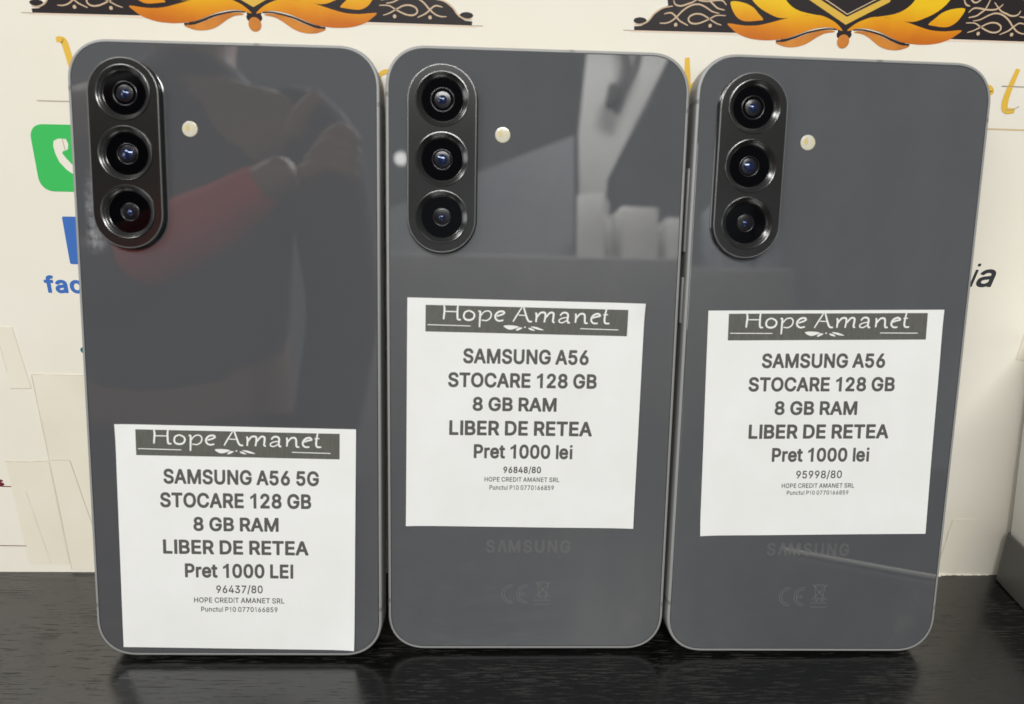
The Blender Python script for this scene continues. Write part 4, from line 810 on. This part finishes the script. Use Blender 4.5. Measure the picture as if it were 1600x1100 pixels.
def mk_flash_in():
    bm = bmesh.new(); c = bm.verts.new(p3(-8.95, 141.0, 0.155))
    vs = [bm.verts.new(p3(-8.95+r*math.cos(rad(a)), 141.0+r*math.sin(rad(a)), 0.135)) for a, r in ((95, 1.3), (125, 1.0), (150, 1.25), (180, 1.0), (205, 1.1), (235, 0.8), (265, 0.5))]
    for p, q in zip(vs[:-1], vs[1:]): bm.faces.new((c, p, q))
    orient(bm, FRONT); return bm
def mk_key(z0, z1):
    def f():
        b = box_bm(-W/2*MM-0.00045, -W/2*MM+0.001, 2.4*MM, 5.0*MM, z0*MM, z1*MM, 0.0004, 3); return fix(b)
    return f
def mk_ant(kind):
    def f():
        bm = bmesh.new(); d = 0.02
        if kind == 'top':      # short band across the top edge
            x0, x1 = 7.5, 8.9
            prof = [(H-0.70, 0.012), (H-0.34, -0.03), (H-0.10, -0.20), (H+d, -0.55), (H+d, -0.9), (H+d, -6.5)]
            for (z, h), (z2, h2) in zip(prof[:-1], prof[1:]):
                bm.faces.new([bm.verts.new(p3(*q)) for q in ((x0, z, h), (x1, z, h), (x1, z2, h2), (x0, z2, h2))])
        else:
            s, z0 = kind; z1 = z0+1.1; w = W/2
            prof = [(w-0.70, 0.012), (w-0.34, -0.03), (w-0.10, -0.20), (w+d, -0.55), (w+d, -0.9), (w+d, -6.5)]
            for (x, h), (x2, h2) in zip(prof[:-1], prof[1:]):
                bm.faces.new([bm.verts.new(p3(*q)) for q in ((s*x, z0, h), (s*x, z1, h), (s*x2, z1, h2), (s*x2, z0, h2))])
        bmesh.ops.recalc_face_normals(bm, faces=bm.faces); return bm
    return f
def mk_word():
    bm = bmesh.new(); put_text(bm, 'S\u039bMSUNG', BOLD, -11.65, 11.85, 28.75, 3.7, pl(0.02), track=0.10); orient(bm, FRONT); return bm
def mk_cert():
    bm = bmesh.new(); k = [0]; w = 0.13
    def st(P, smooth=True, closed=False, n=4):
        k[0] += 1; ribbon(bm, P, w, pl(0.02+0.0015*k[0]), n, smooth=smooth, closed=closed)
    def arc(cx, cz, r, a0, a1, n=14): return [(cx+r*math.cos(rad(a0+(a1-a0)*i/n)), cz+r*math.sin(rad(a0+(a1-a0)*i/n))) for i in range(n+1)]
    def cee(cx):
        st(arc(cx, 16.55, 2.75, 88, 272)+arc(cx, 16.55, 2.12, 272, 88), False, True)
    cee(-4.3); cee(-0.1)
    st([(-2.1, 16.85), (-0.5, 16.85), (-0.5, 16.25), (-2.1, 16.25)], False, True)
    st([(2.1, 14.75), (6.6, 14.75), (6.6, 13.5), (2.1, 13.5)], False, True)
    st([(2.9, 19.7), (5.9, 19.7), (5.3, 16.0), (3.5, 16.0)], False, True)
    st([(2.3, 20.3), (6.6, 15.6)], False); st([(6.6, 20.3), (2.3, 15.6)], False)
    st([(2.6, 19.75), (4.4, 20.35), (6.2, 19.75)])
    for x in (3.8, 5.3): st(arc(x, 15.7, 0.38, 0, 330), False, True)
    orient(bm, FRONT); return bm

LINES = [
 [('SAMSUNG A56 5G', 12.16, 53.22, 46.51, 46.66, 4.12), ('STOCARE 128 GB', 11.08, 51.16, 39.95, 40.22, 4.16), ('8 GB RAM', 19.71, 42.43, 33.52, 33.67, 3.95), ('LIBER DE RETEA', 11.47, 50.43, 26.94, 27.13, 4.06), ('Pret 1000 LEI', 17.15, 46.29, 20.33, 20.48, 4.03), ('96437/80', 25.44, 37.99, 15.97, 16.13, 2.23), ('HOPE CREDIT AMANET SRL', 19.41, 43.85, 13.19, 13.3, 1.5), ('Punctul P10 0770166859', 21.27, 41.97, 10.6, 10.76, 1.42)],
 [('SAMSUNG A56', 14.91, 48.59, 45.38, 45.6, 4.04), ('STOCARE 128 GB', 11.0, 51.03, 38.89, 39.19, 4.01), ('8 GB RAM', 17.69, 40.4, 32.51, 32.65, 3.85), ('LIBER DE RETEA', 11.48, 50.33, 25.73, 26.02, 4.1), ('Pret 1000 lei', 18.24, 45.18, 19.39, 19.54, 3.95), ('96848/80', 26.42, 36.75, 15.35, 15.46, 1.85), ('HOPE CREDIT AMANET SRL', 21.33, 41.89, 12.9, 13.04, 1.3), ('Punctul P10 0770166859', 22.72, 40.45, 10.6, 10.75, 1.3)],
 [('SAMSUNG A56', 14.84, 48.2, 46.97, 46.85, 3.96), ('STOCARE 128 GB', 11.56, 51.26, 40.57, 40.4, 3.94), ('8 GB RAM', 18.91, 41.44, 34.06, 33.91, 3.85), ('LIBER DE RETEA', 12.16, 50.52, 27.44, 27.3, 4.02), ('Pret 1000 lei', 18.85, 45.55, 20.93, 20.86, 3.93), ('95998/80', 25.81, 38.4, 16.18, 16.21, 2.2), ('HOPE CREDIT AMANET SRL', 21.97, 42.01, 13.5, 13.46, 1.3), ('Punctul P10 0770166859', 23.49, 40.54, 11.53, 11.51, 1.2)]]
LABELS = [dict(c=(0.14, 33.45), a=-0.65, ban=((5.25, 61.2), (58.7, 54.2)), fix=(-31.05, 64.92, 32.12, 64.2, 31.15, 1.84, -31.64, 2.67)),
          dict(c=(-2.07, 67.54), a=-0.48, ban=((4.8, 60.7), (58.6, 53.65)), fix=(-33.24, 99.07, 29.59, 98.54, 29.11, 36.05, -33.72, 36.49)),
          dict(c=(0.35, 66.33), a=1.5, ban=((5.45, 61.65), (58.75, 54.5)), fix=(-32.42, 96.82, 31.7, 98.5, 33.13, 35.59, -30.99, 34.41))]
PHONES = [dict(x=-73.4614, y=0.0, yaw=-0.0027569, lean=0.1856927, rl=-0.00071640),
          dict(x=5.36161, y=2.71656, yaw=0.0022926, lean=0.1653230, rl=-0.00205549),
          dict(x=83.73283, y=1.60051, yaw=0.0072386, lean=0.1731115, rl=-0.00842363)]
TXT = ['graphite smartphone at the left, its price label stuck at the very bottom edge',
       'graphite smartphone in the middle mirroring a bright diagonal strip at its top right',
       'graphite smartphone at the right beside the dark tray, with a blackish camera plate']

def build_phone(i):
    P = PHONES[i]
    root = empty('smartphone')
    tag(root, TXT[i], 'phone', 'smartphones leaning against the wall')
    lean, yw, rl = P['lean'], P['yaw'], P['rl']
    c, s = math.cos(yw), math.sin(yw)
    ex = Vector((c, s, 0)); bk = Vector((-s, c, 0)); ez = Vector((0, 0, 1))*math.cos(lean)+bk*math.sin(lean)
    A = ex*math.cos(rl)+ez*math.sin(rl); B = -ex*math.sin(rl)+ez*math.cos(rl)
    nrm = B.cross(A)              # away from the viewer
    m = Matrix((A, nrm, B)).transposed().to_4x4()
    m.translation = Vector((P['x'], P['y'], T*math.sin(lean)+0.1))*MM
    root.matrix_world = m
    part('frame', M_frame, root, 'frame', mk_frame, 32)
    part('gasket', M_gap, root, 'gasket', mk_gasket)
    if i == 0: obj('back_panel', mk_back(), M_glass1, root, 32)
    else: part('back_panel', M_glass, root, 'back', mk_back, 32)
    part('screen', M_screen, root, 'screen', mk_screen)
    bump = part('camera_plate', M_plate, root, 'bump', mk_bump, 20)
    part('plate_edge', M_edge, bump, 'edge', mk_edge, 60)
    for k, z in enumerate(LENS):
        ln = part('camera_lens', M_lens, root, 'lens%d' % k, mk_lens(z), 40)
        part('lens_ring', M_ring, ln, 'ring%d' % k, mk_ring(z), 25)
        part('lens_barrel', M_inner, ln, 'barrel%d' % k, mk_barrel(z, (2.9, 2.5, 2.2)[k], (4.4, 3.6, 4.0)[k]), 40)
        part('lens_core', M_coat, ln, 'core%d' % k, mk_elem(z, (1.15, 1.4, 0.85)[k]), 40)
    fl = part('flash', M_flash, root, 'flash', mk_flash, 40)
    part('flash_led', M_led, fl, 'flashled', mk_flash_in)
    part('volume_button', M_frame, root, 'vol', mk_key(112, 134), 35)
    part('power_button', M_frame, root, 'pow', mk_key(93, 105.5), 35)
    part('antenna_line', M_antenna, root, 'ant0', mk_ant('top'))
    part('antenna_line', M_antenna, root, 'ant1', mk_ant((-1, 149.6)))
    part('antenna_line', M_antenna, root, 'ant2', mk_ant((1, 147.5)))
    part('antenna_line', M_antenna, root, 'ant3', mk_ant((-1, 14.0)))
    part('antenna_line', M_antenna, root, 'ant4', mk_ant((1, 13.0)))
    part('maker_name', M_mark, root, 'word', mk_word)
    part('approval_marks', M_etch, root, 'cert', mk_cert)
    # price label
    L = LABELS[i]; F = L['fix']
    def q(u, v):                  # label coordinates (63 x 62.5) to phone plane, following the four measured corners
        a, b = u/63.0, v/62.5
        x = (F[6]*(1-a)+F[4]*a)*(1-b)+(F[0]*(1-a)+F[2]*a)*b
        z = (F[7]*(1-a)+F[5]*a)*(1-b)+(F[1]*(1-a)+F[3]*a)*b
        return x, z
    def lift(u, v):
        h = 0.0
        if i == 1:
            d = max(0, 1-math.hypot(63-u, (62.5-v)*1.3)/9.0); h += 0.9*d*d
        h += 0.05*math.exp(-u/1.2)+0.05*math.exp(-(63-u)/1.2)
        h += 0.05*(1+math.sin(u*0.16+i*2.1)*math.sin(v*0.13+i)) 
        for cx_, cz_, a_ in (((0, 62.5, .30), (63, 0, .35)), ((0, 0, .28), (63, 0, .2)), ((0, 0, .40), (63, 62.5, .22)))[i]:
            d = max(0, 1-math.hypot(u-cx_, v-cz_)/7.0); h += a_*d*d
        return h
    def lab(off): return lambda u, v: (lambda xz: (xz[0]*MM, -(0.16+off+lift(u, v))*MM, xz[1]*MM))(q(u, v))
    bm = bmesh.new(); nu = 36
    g = [[bm.verts.new(lab(0.0)(63*a/nu, 62.5*b/nu)) for b in range(nu+1)] for a in range(nu+1)]
    for a in range(nu):
        for b in range(nu): bm.faces.new((g[a][b], g[a+1][b], g[a+1][b+1], g[a][b+1]))
    orient(bm, FRONT)
    # turn the sheet into thin paper
    edge = [e for e in bm.edges if e.is_boundary]
    r = bmesh.ops.extrude_edge_only(bm, edges=edge)
    for v in r['geom']:
        if isinstance(v, bmesh.types.BMVert): v.co.y += 0.00010
    lo = obj('price_label', bm, M_paper, root, 40)
    lo['label'] = ('white price label at the bottom of the phone', 'white price label with its top right corner lifting', 'white price label stuck slightly tilted')[i]
    # printed banner, cropped logo, text
    (bx0, bz1), (bx1, bz0) = L['ban']
    bm = bmesh.new(); nn = 24; to = lab(0.012)
    top = [bm.verts.new(to(bx0+(bx1-bx0)*k/nn, bz1)) for k in range(nn+1)]
    bot = [bm.verts.new(to(bx0+(bx1-bx0)*k/nn, bz0)) for k in range(nn+1)]
    for k in range(nn): bm.faces.new((bot[k], bot[k+1], top[k+1], top[k]))
    orient(bm, FRONT)
    ban = obj('printed_banner', bm, M_banner, lo)
    bm = bmesh.new(); kx = (bx1-bx0)/53.45; dx = bx0-5.25; dz = bz1-61.2
    def lg(j):
        f = lab(0.022+0.0015*j)
        return lambda x, y: f(bx0+(x-5.25)*kx, min(y+dz, bz1))
    j = 0
    for key, S in LOGO.items():
        pts = list(S)
        if key in TOPCUT:
            if key == 'A1': pts = pts[:-1]+[(30.55, 61.2)]
            else: pts = [(pts[0][0], 61.2)]+pts[1:]
        ribbon(bm, pts, 0.52*THIN.get(key, 1), lg(j), 6, taper=lambda t: 0.8+0.2*math.sin(math.pi*t)); j += 1
    ribbon(bm, [(52.1, 59.75), (53.4, 59.80)], 0.30, lg(j), 1, smooth=False); j += 1
    for S in ([(5.8, 55.99), (17.09, 55.89)], [(46.1, 55.9), (56.33, 55.8)]):
        ribbon(bm, S, 0.22, lg(j), 1, smooth=False); j += 1
    for S in ([(25.78, 56.13), (27.67, 56.35), (29.84, 55.99), (27.46, 55.15)], [(29.07, 55.15), (29.93, 55.85), (30.77, 55.66), (29.54, 54.98)], [(32.3, 55.70), (33.17, 55.72), (34.15, 55.05), (32.97, 55.2)], [(33.0, 56.10), (34.49, 56.05), (36.45, 55.3), (34.87, 55.35)]):
        fan_poly(bm, catmull(S, 4, True), lg(j)); j += 1
    fan_poly(bm, [(31.47+0.22*math.cos(a*math.pi/6), 55.9+0.22*math.sin(a*math.pi/6)) for a in range(12)], lg(j))
    orient(bm, FRONT); obj('script_logo', bm, M_white, lo)
    for n_, (s_, x0, x1, b0, b1, cap) in enumerate(LINES[i]):
        bm = bmesh.new()
        font = REG if (n_ == 5 and i != 1) or n_ > 5 else BOLD
        put_text(bm, s_, font, x0, x1, b0, cap, lab(0.014), track=-0.035 if n_ < 5 else 0.01, base1=b1)
        orient(bm, FRONT); obj('text_line', bm, M_ink, lo)
    return root
for i in range(3): build_phone(i)
